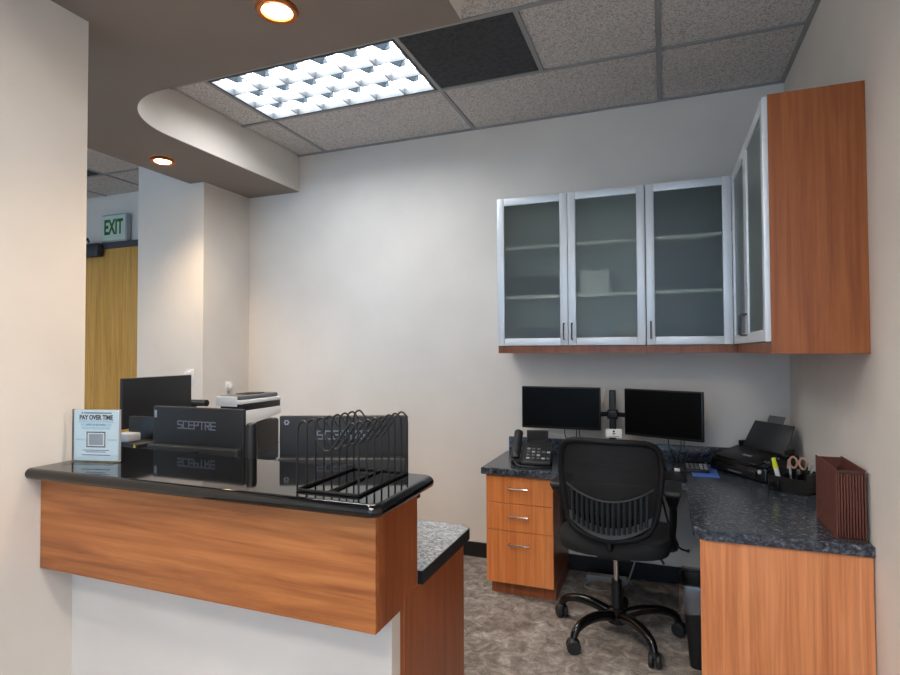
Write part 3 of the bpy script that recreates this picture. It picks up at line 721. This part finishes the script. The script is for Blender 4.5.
# ------------------------------------------------------------------ wire rack
rk = thing('wire_file_rack', 'black wire file rack with eight V shaped dividers on the counter', 'rack', (-1.553, -2.207, 1.0222))
def R8(pts, r=0.0032): return T(pts, r, 6)
x0, x1, y0, y1 = -0.10, 0.10, -0.155, 0.155
obj('base_frame', T([(x0, y0, 0.004), (x1, y0, 0.004), (x1, y1, 0.004), (x0, y1, 0.004)], 0.0042, 6, True), 'blackplastic', rk)
obj('base_bar', T([(0, y0, 0.004), (0, y1, 0.004)], 0.004, 6), 'blackplastic', rk)
prof = [(x0, 0.0085), (x0, 0.165), (x0+0.004, 0.186), (x0+0.018, 0.198), (x0+0.034, 0.19), (-0.018, 0.128), (0.0, 0.118), (0.018, 0.128), (x1-0.034, 0.19), (x1-0.018, 0.198), (x1-0.004, 0.186), (x1, 0.165), (x1, 0.0085)]
pp = [prof[0]] + [tuple(v[:2]) for v in catmull([(a, c, 0) for a, c in prof[1:-1]], 4)] + [prof[-1]]
dv0 = None
for k in range(8):
    yy = y0 + (y1-y0)*k/7
    if dv0 is None: dv0 = obj('divider_wire', R8([(a, 0, c) for a, c in pp], 0.0032), 'blackplastic', rk, loc=(0, yy, 0))
    else: share('divider_wire', dv0, rk, (0, yy, 0))

# ------------------------------------------------------------------ back desk monitors on a dual arm
WT = 0.7415
ms = thing('dual_monitor_stand', 'black pole stand with two arms between the desk monitors', 'monitor stand', (-0.972, -0.14, WT))
obj('base', B(-0.10, 0.10, -0.08, 0.08, 0.0, 0.012, 0.004, 2), 'blackplastic', ms)
obj('pole', B(-0.019, 0.019, -0.019, 0.019, 0.0125, 0.435, 0.006, 3), 'blackplastic', ms)
obj('collar', B(-0.03, 0.03, -0.03, 0.03, 0.26, 0.315, 0.008, 3), 'blackplastic', ms)
for s, ex_ in ((-1, -0.178), (1, 0.085)):
    obj('arm', T([(s*0.03, -0.01, 0.288), (s*0.07, -0.035, 0.288), (ex_, -0.02, 0.288)], 0.014, 10), 'blackplastic', ms)
def desk_monitor(label, cx, cy, rot, zb, zt, w_):
    m_ = thing('monitor', label, 'monitor', (cx, cy, zb), rot, group='monitors on the back desk')
    h_ = zt - zb; hw = w_/2
    obj('bezel', B(-hw, hw, -0.012, 0.014, 0, h_, 0.004, 2), 'blackplastic', m_)
    obj('screen', B(-hw+0.007, hw-0.007, -0.0135, -0.0121, 0.015, h_-0.007), 'screen', m_, False)
    obj('rear_housing', B(-hw*0.6, hw*0.6, 0.0145, 0.045, h_*0.15, h_*0.8, 0.01, 3), 'blackplastic', m_)
    for (xa, xb) in ((0.02, 0.05), (0.09, 0.06), (0.11, 0.16)):
        obj('cable', T(catmull([(xa, 0.03, 0.02), (xa, 0.032, -0.04), ((xa+xb)/2, 0.05, -0.08), (xb, 0.06, -0.13)], 5), 0.0028, 6), 'blackplastic', m_)
    return m_
desk_monitor('black monitor on the back desk nearest the desk phone', -1.27, -0.25, 0.0, 0.94, 1.197, 0.478)
desk_monitor('black monitor on the back desk nearest the corner printer', -0.685, -0.27, -0.40, 0.915, 1.19, 0.455)
cd_ = thing('card_holder', 'small white card on a stand below the monitor pole', 'card', (-0.955, -0.27, WT))
obj('stand', B(-0.03, 0.03, -0.02, 0.02, 0, 0.006, 0.002, 1), 'blackplastic', cd_)
obj('stem', B(-0.006, 0.006, 0.003, 0.011, 0.0062, 0.17, 0.001, 1), 'blackplastic', cd_)
obj('card', B(-0.045, 0.045, -0.0005, 0.002, 0.163, 0.213, 0.0005, 1), 'paper', cd_, False)
mk = bmesh.new(); lathe(mk, [(0.006, -0.001), (0.006, 0.0)], 12, (0, -0.0007, 0.2), 'y'); box(mk, -0.002, 0.002, -0.0016, -0.0007, 0.18, 0.193); box(mk, -0.01, 0.01, -0.0016, -0.0007, 0.185, 0.188)
obj('printed_mark', mk, 'ink', cd_); obj('printed_line', B(-0.03, 0.03, -0.0014, -0.0007, 0.169, 0.171), 'ink', cd_)

# ------------------------------------------------------------------ desk phone
ph = thing('desk_phone', 'black desk phone with handset and blank screen on the worktop', 'phone', (-1.425, -0.34, WT), 0.14); ph.scale = (1.06, 1.06, 1.0)
bm = bmesh.new(); hexa(bm, [(-0.06, -0.10, 0.004), (0.105, -0.10, 0.004), (0.105, 0.07, 0.004), (-0.06, 0.07, 0.004), (-0.06, -0.10, 0.022), (0.105, -0.10, 0.022), (0.105, 0.07, 0.12), (-0.06, 0.07, 0.12)], 0.005, 2)
obj('base', bm, 'greyplastic', ph)
tilt = Matrix.Rotation(math.atan2(0.098, 0.17), 4, 'X')
org = Vector((0.0, -0.10, 0.022))
def on_slope(bm, off=(0, 0, 0)):
    bm.transform(Matrix.Translation(org) @ tilt @ Matrix.Translation(off)); return bm
bm = bmesh.new(); hexa(bm, [(-0.04, 0.055, 0.11), (0.085, 0.055, 0.11), (0.085, 0.075, 0.112), (-0.04, 0.075, 0.112), (-0.04, 0.075, 0.185), (0.085, 0.075, 0.185), (0.085, 0.09, 0.18), (-0.04, 0.09, 0.18)], 0.004, 2)
scr = obj('screen_housing', bm, 'blackplastic', ph)
bm = bmesh.new(); hexa(bm, [(-0.032, 0.0555, 0.122), (0.077, 0.0555, 0.122), (0.077, 0.0575, 0.122), (-0.032, 0.0575, 0.122), (-0.032, 0.0715, 0.178), (0.077, 0.0715, 0.178), (0.077, 0.0735, 0.178), (-0.032, 0.0735, 0.178)])
obj('screen', bm, 'screen', scr, False)
key0 = None
for i in range(5):
    for j in range(4):
        if i >= 3 and j % 2: continue
        bm = B(-0.030+i*0.028, -0.012+i*0.028, 0.025+j*0.028, 0.039+j*0.028, 0.0008, 0.005, 0.0015, 1)
        obj('key', on_slope(bm), 'midgrey' if (i+j) % 3 else 'lightgrey', ph)
hs = bmesh.new()
sweep(hs, catmull([(-0.088, -0.10, 0.045), (-0.088, -0.085, 0.062), (-0.088, -0.02, 0.09), (-0.088, 0.05, 0.135), (-0.088, 0.085, 0.165), (-0.088, 0.09, 0.15)], 4), 0.022, 12, radii=None, flat=(1.0, 1.15))
hs_o = obj('handset', hs, 'greyplastic', ph)
obj('handset_cradle', B(-0.115, -0.0605, -0.10, 0.07, 0.004, 0.03, 0.004, 2), 'blackplastic', ph)
cc = catmull([(-0.088, -0.115, 0.03), (-0.07, -0.15, 0.010), (0.0, -0.175, 0.007), (0.08, -0.165, 0.007), (0.11, -0.15, 0.007)], 8)
obj('handset_cord', T(cc, 0.0065, 8), 'blackplastic', ph)

# ------------------------------------------------------------------ desk accessories
pad = thing('desk_pad', 'black desk pad under the calculator and stamp', 'desk pad', (-0.64, -0.46, WT)); obj('sheet', B(-0.075, 0.07, -0.11, 0.12, 0, 0.004, 0.0015, 1), 'blackplastic', pad)
bs = thing('blue_desk_sheet', 'glossy blue sheet lying under the calculator', 'folder', (-0.46, -0.22, WT)); obj('cover', B(-0.075, 0.055, -0.20, 0.15, 0.0, 0.003, 0.001, 1), 'bluesheet', bs); obj('sheet_edge', B(-0.078, -0.0755, -0.20, 0.15, 0.0, 0.0034, 0.0005, 1), 'bluesheet', bs)  # flat blue sheet put in for the blue patches on the desk
ca = thing('calculator', 'black calculator with pale keys on the blue sheet', 'calculator', (-0.505, -0.27, WT+0.0035), 0.05)
bm = bmesh.new(); hexa(bm, [(-0.07, -0.06, 0), (0.055, -0.06, 0), (0.055, 0.06, 0), (-0.07, 0.06, 0), (-0.07, -0.06, 0.014), (0.055, -0.06, 0.014), (0.055, 0.06, 0.04), (-0.07, 0.06, 0.04)], 0.003, 2)
obj('body', bm, 'blackplastic', ca)
for i in range(5):
    for j in range(3):
        z = 0.014 + 0.026*(0.012+j*0.026+0.008)/0.12
        bm = B(-0.062+i*0.023, -0.045+i*0.023, -0.055+j*0.026, -0.038+j*0.026, z, z+0.006, 0.0015, 1)
        obj('key', bm, 'lightgrey' if i > 2 else 'midgrey', ca)
obj('display', B(-0.055, 0.04, 0.028, 0.05, 0.036, 0.044, 0.001, 1), 'screen', ca)
stp = thing('rubber_stamp', 'small black stamp with white tag beside the calculator', 'stamp', (-0.615, -0.33, WT+0.0045))
obj('handle', L([(0.012, 0.0205), (0.008, 0.03), (0.009, 0.05), (0.014, 0.06), (0.012, 0.07), (0.004, 0.074)], 16), 'blackplastic', stp)
obj('block', B(-0.025, 0.025, -0.015, 0.015, 0, 0.02, 0.003, 2), 'blackplastic', stp)
obj('tag', B(-0.012, 0.016, -0.019, -0.0155, 0.002, 0.018, 0.001, 1), 'white', stp)
mz = thing('computer_mouse', 'black computer mouse beside the right of the chair back', 'mouse', (-0.70, -0.28, WT))
bm = bmesh.new(); bmesh.ops.create_uvsphere(bm, u_segments=18, v_segments=10, radius=1.0)
for v in bm.verts: v.co = Vector((v.co.x*0.032, v.co.y*0.055, max(0, v.co.z)*0.036))
obj('shell', bm, 'blackgloss', mz); obj('wheel', L([(0.007, -0.004), (0.007, 0.004)], 12, (0, 0.028, 0.030), 'x'), 'midgrey', mz)
kb = thing('keyboard', 'black keyboard on the worktop behind the office chair', 'keyboard', (-1.02, -0.38, WT))
obj('case', B(-0.22, 0.22, -0.07, 0.07, 0, 0.018, 0.005, 2), 'blackplastic', kb)
k0 = None
for i in range(14):
    for j in range(4):
        l_ = (-0.195+i*0.03, -0.048+j*0.031, 0)
        if k0 is None: k0 = obj('key', B(-0.012, 0.012, -0.012, 0.012, 0.0185, 0.024, 0.002, 1), 'greyplastic', kb, loc=l_)
        else: share('key', k0, kb, l_)

# ------------------------------------------------------------------ corner inkjet printer
pr = thing('inkjet_printer', 'black inkjet printer with raised paper tray in the corner', 'printer', (-0.225, -0.27, WT), -0.96)
# local: front faces -y, width along x
W2 = 0.205
bm = bmesh.new(); hexa(bm, [(-W2, -0.12, 0.002), (W2, -0.12, 0.002), (W2, 0.11, 0.002), (-W2, 0.11, 0.002), (-W2+0.006, -0.11, 0.075), (W2-0.006, -0.11, 0.075), (W2-0.006, 0.105, 0.135), (-W2+0.006, 0.105, 0.135)], 0.012, 3)
body = obj('body', bm, 'blackgloss', pr)
bm = bmesh.new(); hexa(bm, [(-W2+0.02, -0.10, 0.080), (W2-0.075, -0.10, 0.080), (W2-0.075, 0.06, 0.125), (-W2+0.02, 0.06, 0.125), (-W2+0.022, -0.098, 0.087), (W2-0.077, -0.098, 0.087), (W2-0.077, 0.058, 0.132), (-W2+0.022, 0.058, 0.132)], 0.002, 1)
obj('top_cover', bm, 'blackplastic', pr)
obj('output_slot', B(-0.14, 0.14, -0.124, -0.119, 0.018, 0.05, 0.003, 1), 'blackplastic', pr)
obj('tray_lip', B(-0.05, 0.05, -0.1275, -0.1245, 0.022, 0.030, 0.001, 1), 'midgrey', pr)
lg = bmesh.new(); hexa(lg, [(-0.035, -0.045, 0.1035), (0.025, -0.045, 0.1035), (0.025, -0.030, 0.1077), (-0.035, -0.030, 0.1077), (-0.035, -0.045, 0.1045), (0.025, -0.045, 0.1045), (0.025, -0.030, 0.1087), (-0.035, -0.030, 0.1087)])
obj('nameplate', lg, 'logo', pr, False)
for k, (dx, dy) in enumerate(((0.145, -0.06), (0.165, -0.06), (0.155, -0.03), (0.145, 0.0), (0.165, 0.0))):
    zz = 0.089 + (dy+0.10)*0.28
    obj('button', L([(0.006, zz-0.003), (0.006, zz+0.004)], 12, (dx, dy, 0)), 'midgrey', pr)
obj('badge', L([(0.011, -0.003), (0.011, 0.003)], 16, (0.165, -0.117, 0.055), 'y'), 'lightgrey', pr)
bm = bmesh.new(); hexa(bm, [(-0.15, 0.055, 0.125), (0.15, 0.055, 0.125), (0.15, 0.062, 0.125), (-0.15, 0.062, 0.125), (-0.135, 0.135, 0.275), (0.135, 0.135, 0.275), (0.135, 0.142, 0.272), (-0.135, 0.142, 0.272)], 0.003, 2)
tr_ = obj('paper_tray', bm, 'greyplastic', pr)
bm = bmesh.new(); hexa(bm, [(-0.055, 0.136, 0.262), (0.055, 0.136, 0.262), (0.055, 0.141, 0.262), (-0.055, 0.141, 0.262), (-0.055, 0.158, 0.312), (0.055, 0.158, 0.312), (0.055, 0.163, 0.31), (-0.055, 0.163, 0.31)], 0.002, 1)
obj('tray_extension', bm, 'midgrey', tr_)
bm = bmesh.new(); box(bm, -0.17, -0.152, 0.05, 0.10, 0.13, 0.16, 0.004, 2); box(bm, 0.152, 0.17, 0.05, 0.10, 0.13, 0.16, 0.004, 2)
obj('paper_guide', bm, 'blackplastic', pr)

# ------------------------------------------------------------------ stationery organiser
og = thing('desk_organizer', 'black desk organiser with compartments beside the brown file', 'organiser', (-0.105, -0.60, WT), -0.62)
W_, D_ = 0.088, 0.055
bm = bmesh.new()
box(bm, -W_, W_, -D_, D_, 0, 0.004, 0.001, 1); 
for (x0, x1, y0, y1, h_) in ((-W_, W_, -D_, -D_+0.003, 0.07), (-W_, W_, D_-0.003, D_, 0.10), (-W_, -W_+0.003, -D_+0.003, D_-0.003, 0.075), (W_-0.003, W_, -D_+0.003, D_-0.003, 0.095), (-0.02, -0.017, -D_+0.003, D_-0.003, 0.085), (0.04, 0.043, -D_+0.003, D_-0.003, 0.09)):
    box(bm, x0, x1, y0, y1, 0.0042, h_)
obj('tray', bm, 'blackplastic', og, False)
obj('pocket', B(-W_+0.01, -0.03, -D_-0.012, -D_-0.0005, 0.0, 0.05, 0.003, 2), 'blackgloss', og)
og_m = Matrix.Translation((-0.105, -0.60, WT)) @ Matrix.Rotation(-0.62, 4, 'Z')
def in_org(x, y, z): return og_m @ Vector((x, y, z))
def pen(name, label, cat, lx, ly, lean, ln, r, mat, capmat, frac=0.35):
    p = in_org(lx, ly, 0.0055); t = thing(name, label, cat, p, -0.62); dx, dy = lean
    d = Vector((dx, dy, 1)).normalized(); a = d*0.0 + Vector((0, 0, r)); e = d*ln
    obj('barrel', T([a, a+d*ln*(1-frac)], r, 10), mat, t); obj('cap', T([a+d*(ln*(1-frac)+0.0005), a+d*ln], r*1.08, 10, radii=[r*1.1, r*0.8]), capmat, t)
pen('highlighter', 'yellow capped white highlighter leaning out of the organiser', 'highlighter', -0.05, -0.01, (-0.22, -0.05), 0.135, 0.011, 'white', 'yellow', 0.38)
pen('marker', 'black marker with tan cap standing in the organiser', 'marker', -0.035, 0.03, (0.05, 0.02), 0.13, 0.008, 'blackplastic', 'tan')
pen('ballpoint_pen', 'black pen leaning right in the organiser', 'pen', 0.055, -0.02, (0.22, -0.1), 0.125, 0.005, 'blackplastic', 'blackplastic')
pen('ballpoint_pen', 'silver pen standing in the organiser beside the black pen', 'pen', 0.06, 0.02, (0.14, 0.06), 0.13, 0.005, 'chrome', 'chrome')
pen('ballpoint_pen', 'grey pen standing in the middle of the organiser', 'pen', 0.012, -0.025, (-0.05, -0.1), 0.115, 0.005, 'midgrey', 'lightgrey')
so = thing('scissors', 'scissors with two tan handle loops standing in the organiser', 'scissors', in_org(0.022, 0.012, 0.0055), -0.62)
for s in (-1, 1):
    obj('blade', B(s*0.004-0.004, s*0.004+0.004, -0.0015+s*0.0017, 0.0015+s*0.0017-0.0003, 0, 0.10, 0.0005, 1), 'chrome', so)
    cxx, czz, ra, rb = s*0.022, 0.13, 0.017, 0.026
    loop = [(cxx+ra*math.cos(a), 0.0, czz+rb*math.sin(a)) for a in [2*PI*k/20 for k in range(20)]]
    obj('handle', T(loop, 0.005, 8, True), 'tan', so)

# ------------------------------------------------------------------ brown accordion file
fl = thing('accordion_file', 'brown pressboard accordion file standing on the worktop end', 'file', (-0.057, -1.19, WT))
xL, xR, yN, yF_ = -0.046, 0.044, -0.145, 0.145; hN, hF = 0.247, 0.252
obj('cover', B(xL, xL+0.004, yN, yF_, 0.0, 0.252, 0.001, 1), 'brownboard', fl, False)
obj('cover', B(xR-0.004, xR, yN, yF_, 0.0, 0.252, 0.001, 1), 'brownboard', fl, False)
obj('bottom', B(xL+0.0045, xR-0.0045, yN, yF_, 0.0, 0.006), 'browndark', fl, False)
for k in range(9):
    xx = xL + 0.0092 + k*0.00885
    obj('pleat', B(xx-0.0032, xx+0.0032, yN+0.002, yN+0.012, 0.0065, 0.236, 0.002, 1), 'brownboard', fl)
    obj('divider', B(xx-0.001, xx+0.001, yN+0.0125, yF_-0.004, 0.0065, 0.205+0.003*(k % 3)), 'browndark', fl, False)
obj('back_gusset', B(xL+0.0045, xR-0.0045, yF_-0.0035, yF_, 0.0065, 0.246), 'brownboard', fl, False)
obj('top_band', B(xL+0.0045, xR-0.0045, yN, yN+0.004, 0.2365, 0.248), 'browndark', fl, False)

# ------------------------------------------------------------------ office chair
oc = thing('office_chair', 'black mesh back swivel office chair pulled up to the desk', 'chair', (-0.908, -0.768, 0), -0.03)
def bx_curve(x): return 0.10*(x/0.26)**2           # back curves forward at the sides
YB = -0.285
def bp(x, z):
    t = (z-0.55)/0.45
    return Vector((x, YB - 0.035*t + bx_curve(x) + 0.03*max(0, 0.25-t), z))
outl = [(-0.14, 0.575), (0.0, 0.552), (0.14, 0.575), (0.192, 0.635), (0.215, 0.74), (0.226, 0.86), (0.216, 0.96), (0.16, 1.0), (0.0, 1.006), (-0.16, 1.0), (-0.216, 0.96), (-0.226, 0.86), (-0.215, 0.74), (-0.192, 0.635)]
ol = catmull([(x, 0, z) for x, z in outl], 5, True)
obj('back_frame', T([bp(p.x, p.z) for p in ol], 0.0145, 10, True), 'chairframe', oc)
def half_width(z):
    best = 0
    for i in range(len(ol)):
        a, c = ol[i], ol[(i+1) % len(ol)]
        if (a.z-z)*(c.z-z) <= 0 and abs(a.z-c.z) > 1e-9:
            best = max(best, abs(a.x+(c.x-a.x)*(z-a.z)/(c.z-a.z)))
    return best
def back_surface(z0, z1, nz, nx, off, wfac=1.0, thick=0.003):
    bm = bmesh.new(); grid = []
    for side in (0, 1):
        g = []
        for j in range(nz+1):
            z = z0+(z1-z0)*j/nz; hw = half_width(z)*wfac
            g.append([bm.verts.new(bp(-hw+2*hw*i/nx, z)+Vector((0, off+side*thick, 0))) for i in range(nx+1)])
        grid.append(g)
    for side in (0, 1):
        for j in range(nz):
            for i in range(nx):
                q = (grid[side][j][i], grid[side][j][i+1], grid[side][j+1][i+1], grid[side][j+1][i])
                bm.faces.new(q if side == 0 else q[::-1])
    for j in range(nz):
        for i in (0, nx): bm.faces.new((grid[0][j][i], grid[1][j][i], grid[1][j+1][i], grid[0][j+1][i]))
    return bm
obj('back_mesh', back_surface(0.575, 0.995, 12, 14, 0.0), 'mesh', oc)
# lumbar shell: smile-shaped rail, ribs, lower band
def arc(zc, ze, hw, n=16, off=-0.012):
    return [bp(x, zc+(ze-zc)*(x/hw)**2)+Vector((0, off, 0)) for x in [-hw+2*hw*k/n for k in range(n+1)]]
obj('lumbar_rail', T(arc(0.735, 0.795, 0.195), 0.0055, 8), 'greyplastic', oc)
lowb = bmesh.new(); A1 = arc(0.562, 0.628, 0.180, 18, -0.018); A2 = arc(0.612, 0.668, 0.186, 18, -0.012)
for side in (0, 1):
    ra = [lowb.verts.new(p+Vector((0, side*0.006, 0))) for p in A1]; rb = [lowb.verts.new(p+Vector((0, side*0.006, 0))) for p in A2]
    for k in range(18): lowb.faces.new((ra[k], ra[k+1], rb[k+1], rb[k]))
    if side == 0: fa, fb = ra, rb
    else:
        for k in range(18): lowb.faces.new((fa[k], fa[k+1], ra[k+1], ra[k])); lowb.faces.new((fb[k], fb[k+1], rb[k+1], rb[k]))
obj('lumbar_band', lowb, 'lumbar', oc)
for k in range(15):
    x = -0.165+0.33*k/14
    zt_ = 0.735+0.06*(x/0.19)**2 - 0.004; zb_ = 0.585+0.06*(x/0.195)**2
    obj('lumbar_rib', T([bp(x*1.0, zt_)+Vector((0, -0.008, 0)), bp(x*1.0, (zt_+zb_)/2)+Vector((0, -0.016, 0)), bp(x*0.97, zb_)+Vector((0, -0.018, 0))], 0.0065, 6, radii=[0.006, 0.0075, 0.008]), 'blackplastic', oc)
obj('seat_back_link', T(catmull([(0, YB+0.045, 0.60), (0, YB+0.045, 0.535), (0, YB+0.09, 0.497), (0, -0.12, 0.49)], 5), 0.02, 10, flat=(1, 1.8)), 'blackplastic', oc)
# seat cushion
bm = bmesh.new()
sp_ = []
for k in range(32):
    a = 2*PI*k/32; cx_, sy_ = math.cos(a), math.sin(a); e = 0.45
    sp_.append((0.262*abs(cx_)**e*(1 if cx_ >= 0 else -1), 0.245*abs(sy_)**e*(1 if sy_ >= 0 else -1)))
rings = []
for (s_, z) in ((0.90, 0.452), (0.98, 0.462), (1.0, 0.485), (1.0, 0.51), (0.96, 0.53), (0.80, 0.540), (0.4, 0.535)):
    rings.append([bm.verts.new((x*s_, y*s_-0.0, z + 0.012*(x/0.26)**2 - (0.02*max(0, y/0.245)**3))) for x, y in sp_])
for a, c in zip(rings, rings[1:]):
    for k in range(32): bm.faces.new((a[k], a[(k+1) % 32], c[(k+1) % 32], c[k]))
bm.faces.new(rings[0][::-1]); bm.faces.new(rings[-1])
obj('seat', bm, simple('black_seat_fabric', (0.06, 0.06, 0.065), 0.8), oc)
obj('seat_mechanism', B(-0.08, 0.08, -0.12, 0.10, 0.405, 0.4515, 0.012, 3), 'blackplastic', oc)
obj('tilt_lever', T(catmull([(0.08, -0.02, 0.43), (0.17, -0.03, 0.43), (0.21, -0.04, 0.415), (0.225, -0.045, 0.395)], 4), 0.006, 8), 'blackplastic', oc)
for s in (-1, 1):
    arm = obj('armrest', T(catmull([(s*0.20, 0.0, 0.455), (s*0.275, -0.01, 0.465), (s*0.262, -0.02, 0.52), (s*0.268, -0.02, 0.60), (s*0.268, -0.01, 0.70), (s*0.268, -0.005, 0.715)], 5), 0.016, 10, flat=(0.9, 1.5)), 'blackplastic', oc)
    bm = bmesh.new(); hexa(bm, [(s*0.268-0.016, -0.05, 0.66), (s*0.268+0.016, -0.05, 0.66), (s*0.268+0.016, 0.04, 0.66), (s*0.268-0.016, 0.04, 0.66), (s*0.268-0.034, -0.13, 0.735), (s*0.268+0.034, -0.13, 0.735), (s*0.268+0.034, 0.11, 0.735), (s*0.268-0.034, 0.11, 0.735)], 0.008, 2)
    obj('arm_bracket', bm, 'blackplastic', arm)
    obj('arm_pad', B(s*0.268-0.038, s*0.268+0.038, -0.135, 0.115, 0.7355, 0.762, 0.012, 4), 'greyplastic', arm)
obj('gas_lift', L([(0.014, 0.27), (0.014, 0.405)], 16), 'chrome', oc)
obj('lift_sleeve', L([(0.027, 0.075), (0.027, 0.24), (0.024, 0.272), (0.015, 0.2722)], 20), 'blackplastic', oc)
obj('hub', L([(0.03, 0.058), (0.046, 0.066), (0.046, 0.125), (0.032, 0.14)], 20), 'blackgloss', oc)
for k in range(5):
    a = math.radians(20+72*k); ca_, sa_ = math.cos(a), math.sin(a)
    pts = catmull([(0.03, 0.10), (0.12, 0.122), (0.22, 0.122), (0.285, 0.10), (0.305, 0.066)], 4)if False else [tuple(v[:2]) for v in catmull([(0.03, 0.10, 0), (0.12, 0.124, 0), (0.21, 0.126, 0), (0.28, 0.105, 0), (0.305, 0.068, 0)], 4)]
    leg = obj('leg', T([(r*ca_, r*sa_, z) for r, z in pts], 0.017, 10, radii=[0.027-0.010*i/(len(pts)-1) for i in range(len(pts))]), 'blackgloss', oc)
    cx_, cy_ = 0.305*ca_, 0.305*sa_
    sw = a + 0.9
    wx, wy = math.cos(sw), math.sin(sw)
    cst = bmesh.new()
    for s in (-1, 1):
        q = bmesh.new(); lathe(q, [(0.012, -0.011), (0.027, -0.011), (0.033, -0.005), (0.033, 0.005), (0.027, 0.011), (0.012, 0.011)], 20, (s*0.016, 0, 0), 'x')
        q.transform(Matrix.Translation((cx_, cy_, 0.0335)) @ Matrix.Rotation(sw, 4, 'Z'))
        me_ = bpy.data.meshes.new('tmp'); q.to_mesh(me_); q.free(); cst.from_mesh(me_); bpy.data.meshes.remove(me_)
    obj('caster', cst, 'caster', leg)
    hd = bmesh.new(); lathe(hd, [(0.02, 0.045), (0.026, 0.052), (0.024, 0.064), (0.012, 0.072)], 16)
    hd.transform(Matrix.Translation((cx_, cy_, 0)) @ Matrix.Rotation(sw, 4, 'Z')); obj('caster_hood', hd, 'blackplastic', leg)

# ------------------------------------------------------------------ waste bin, cables, power strip
wb = thing('waste_bin', 'black waste bin with clear liner beside the wing panel', 'bin', (-0.465, -0.88, 0))
bm = bmesh.new()
def rrect(hw, hd, r, z, n=5):
    out = []
    for (sx, sy, a0) in ((1, 1, 0), (-1, 1, PI/2), (-1, -1, PI), (1, -1, 1.5*PI)):
        for k in range(n+1):
            a = a0+k*(PI/2)/n; out.append((sx*(hw-r)+r*math.cos(a), sy*(hd-r)+r*math.sin(a), z))
    return out
def loft(bm, loops, cap0=True, cap1=False):
    rs = [[bm.verts.new(p) for p in lp] for lp in loops]; n = len(rs[0])
    for a, c in zip(rs, rs[1:]):
        for k in range(n): bm.faces.new((a[k], a[(k+1) % n], c[(k+1) % n], c[k]))
    if cap0: bm.faces.new(rs[0][::-1])
    if cap1: bm.faces.new(rs[-1])
loft(bm, [rrect(0.115, 0.085, 0.03, 0.0), rrect(0.145, 0.11, 0.035, 0.35), rrect(0.149, 0.114, 0.035, 0.352), rrect(0.149, 0.114, 0.035, 0.365), rrect(0.141, 0.106, 0.033, 0.365), rrect(0.112, 0.082, 0.03, 0.012)], True, True)
obj('can', bm, 'blackplastic', wb)
bm = bmesh.new(); loops = []
rnd = random.Random(3)
for (hw, hd, z, j) in ((0.118, 0.088, 0.05, 0.0), (0.138, 0.103, 0.35, 0.002), (0.147, 0.112, 0.378, 0.004), (0.158, 0.122, 0.374, 0.008), (0.162, 0.127, 0.345, 0.014), (0.157, 0.123, 0.30, 0.012), (0.161, 0.127, 0.265, 0.016)):
    lp = rrect(hw, hd, 0.035, z, 7); loops.append([(x*(1+rnd.uniform(-j, j)*3), y*(1+rnd.uniform(-j, j)*3), zz+rnd.uniform(-j, j)) for x, y, zz in lp])
loft(bm, loops, True, False)
obj('liner_bag', bm, 'liner', wb)
ps = thing('power_strip', 'pale power strip with looped cable under the desk', 'power strip', (-1.07, -0.12, 0.0))
obj('body', B(-0.07, 0.17, -0.03, 0.03, 0.0, 0.035, 0.006, 2), 'cablew', ps)
obj('cable', T(catmull([(0.02, -0.03, 0.02), (-0.05, -0.07, 0.01), (-0.06, -0.14, 0.006), (0.02, -0.17, 0.006), (0.10, -0.12, 0.006), (0.14, -0.06, 0.03), (0.15, -0.03, 0.02)], 6), 0.005, 6), 'cablew', ps)
dc = obj('desk_cable', T(catmull([(-0.90, -0.02, 0.692), (-0.84, -0.06, 0.50), (-0.80, -0.09, 0.33), (-0.84, -0.12, 0.19), (-0.87, -0.14, 0.09), (-0.90, -0.13, 0.006)], 7), 0.005, 6), 'cablew')
tag(dc, 'thin grey cable hanging behind the chair under the desk', 'cable')
dc = obj('desk_cable', T(catmull([(-0.72, -0.02, 0.692), (-0.68, -0.06, 0.45), (-0.62, -0.10, 0.27), (-0.56, -0.09, 0.23), (-0.55, -0.03, 0.21), (-0.55, -0.005, 0.21)], 7), 0.006, 6), 'blackplastic')
tag(dc, 'thick black cable plugged into the wall under the desk', 'cable')
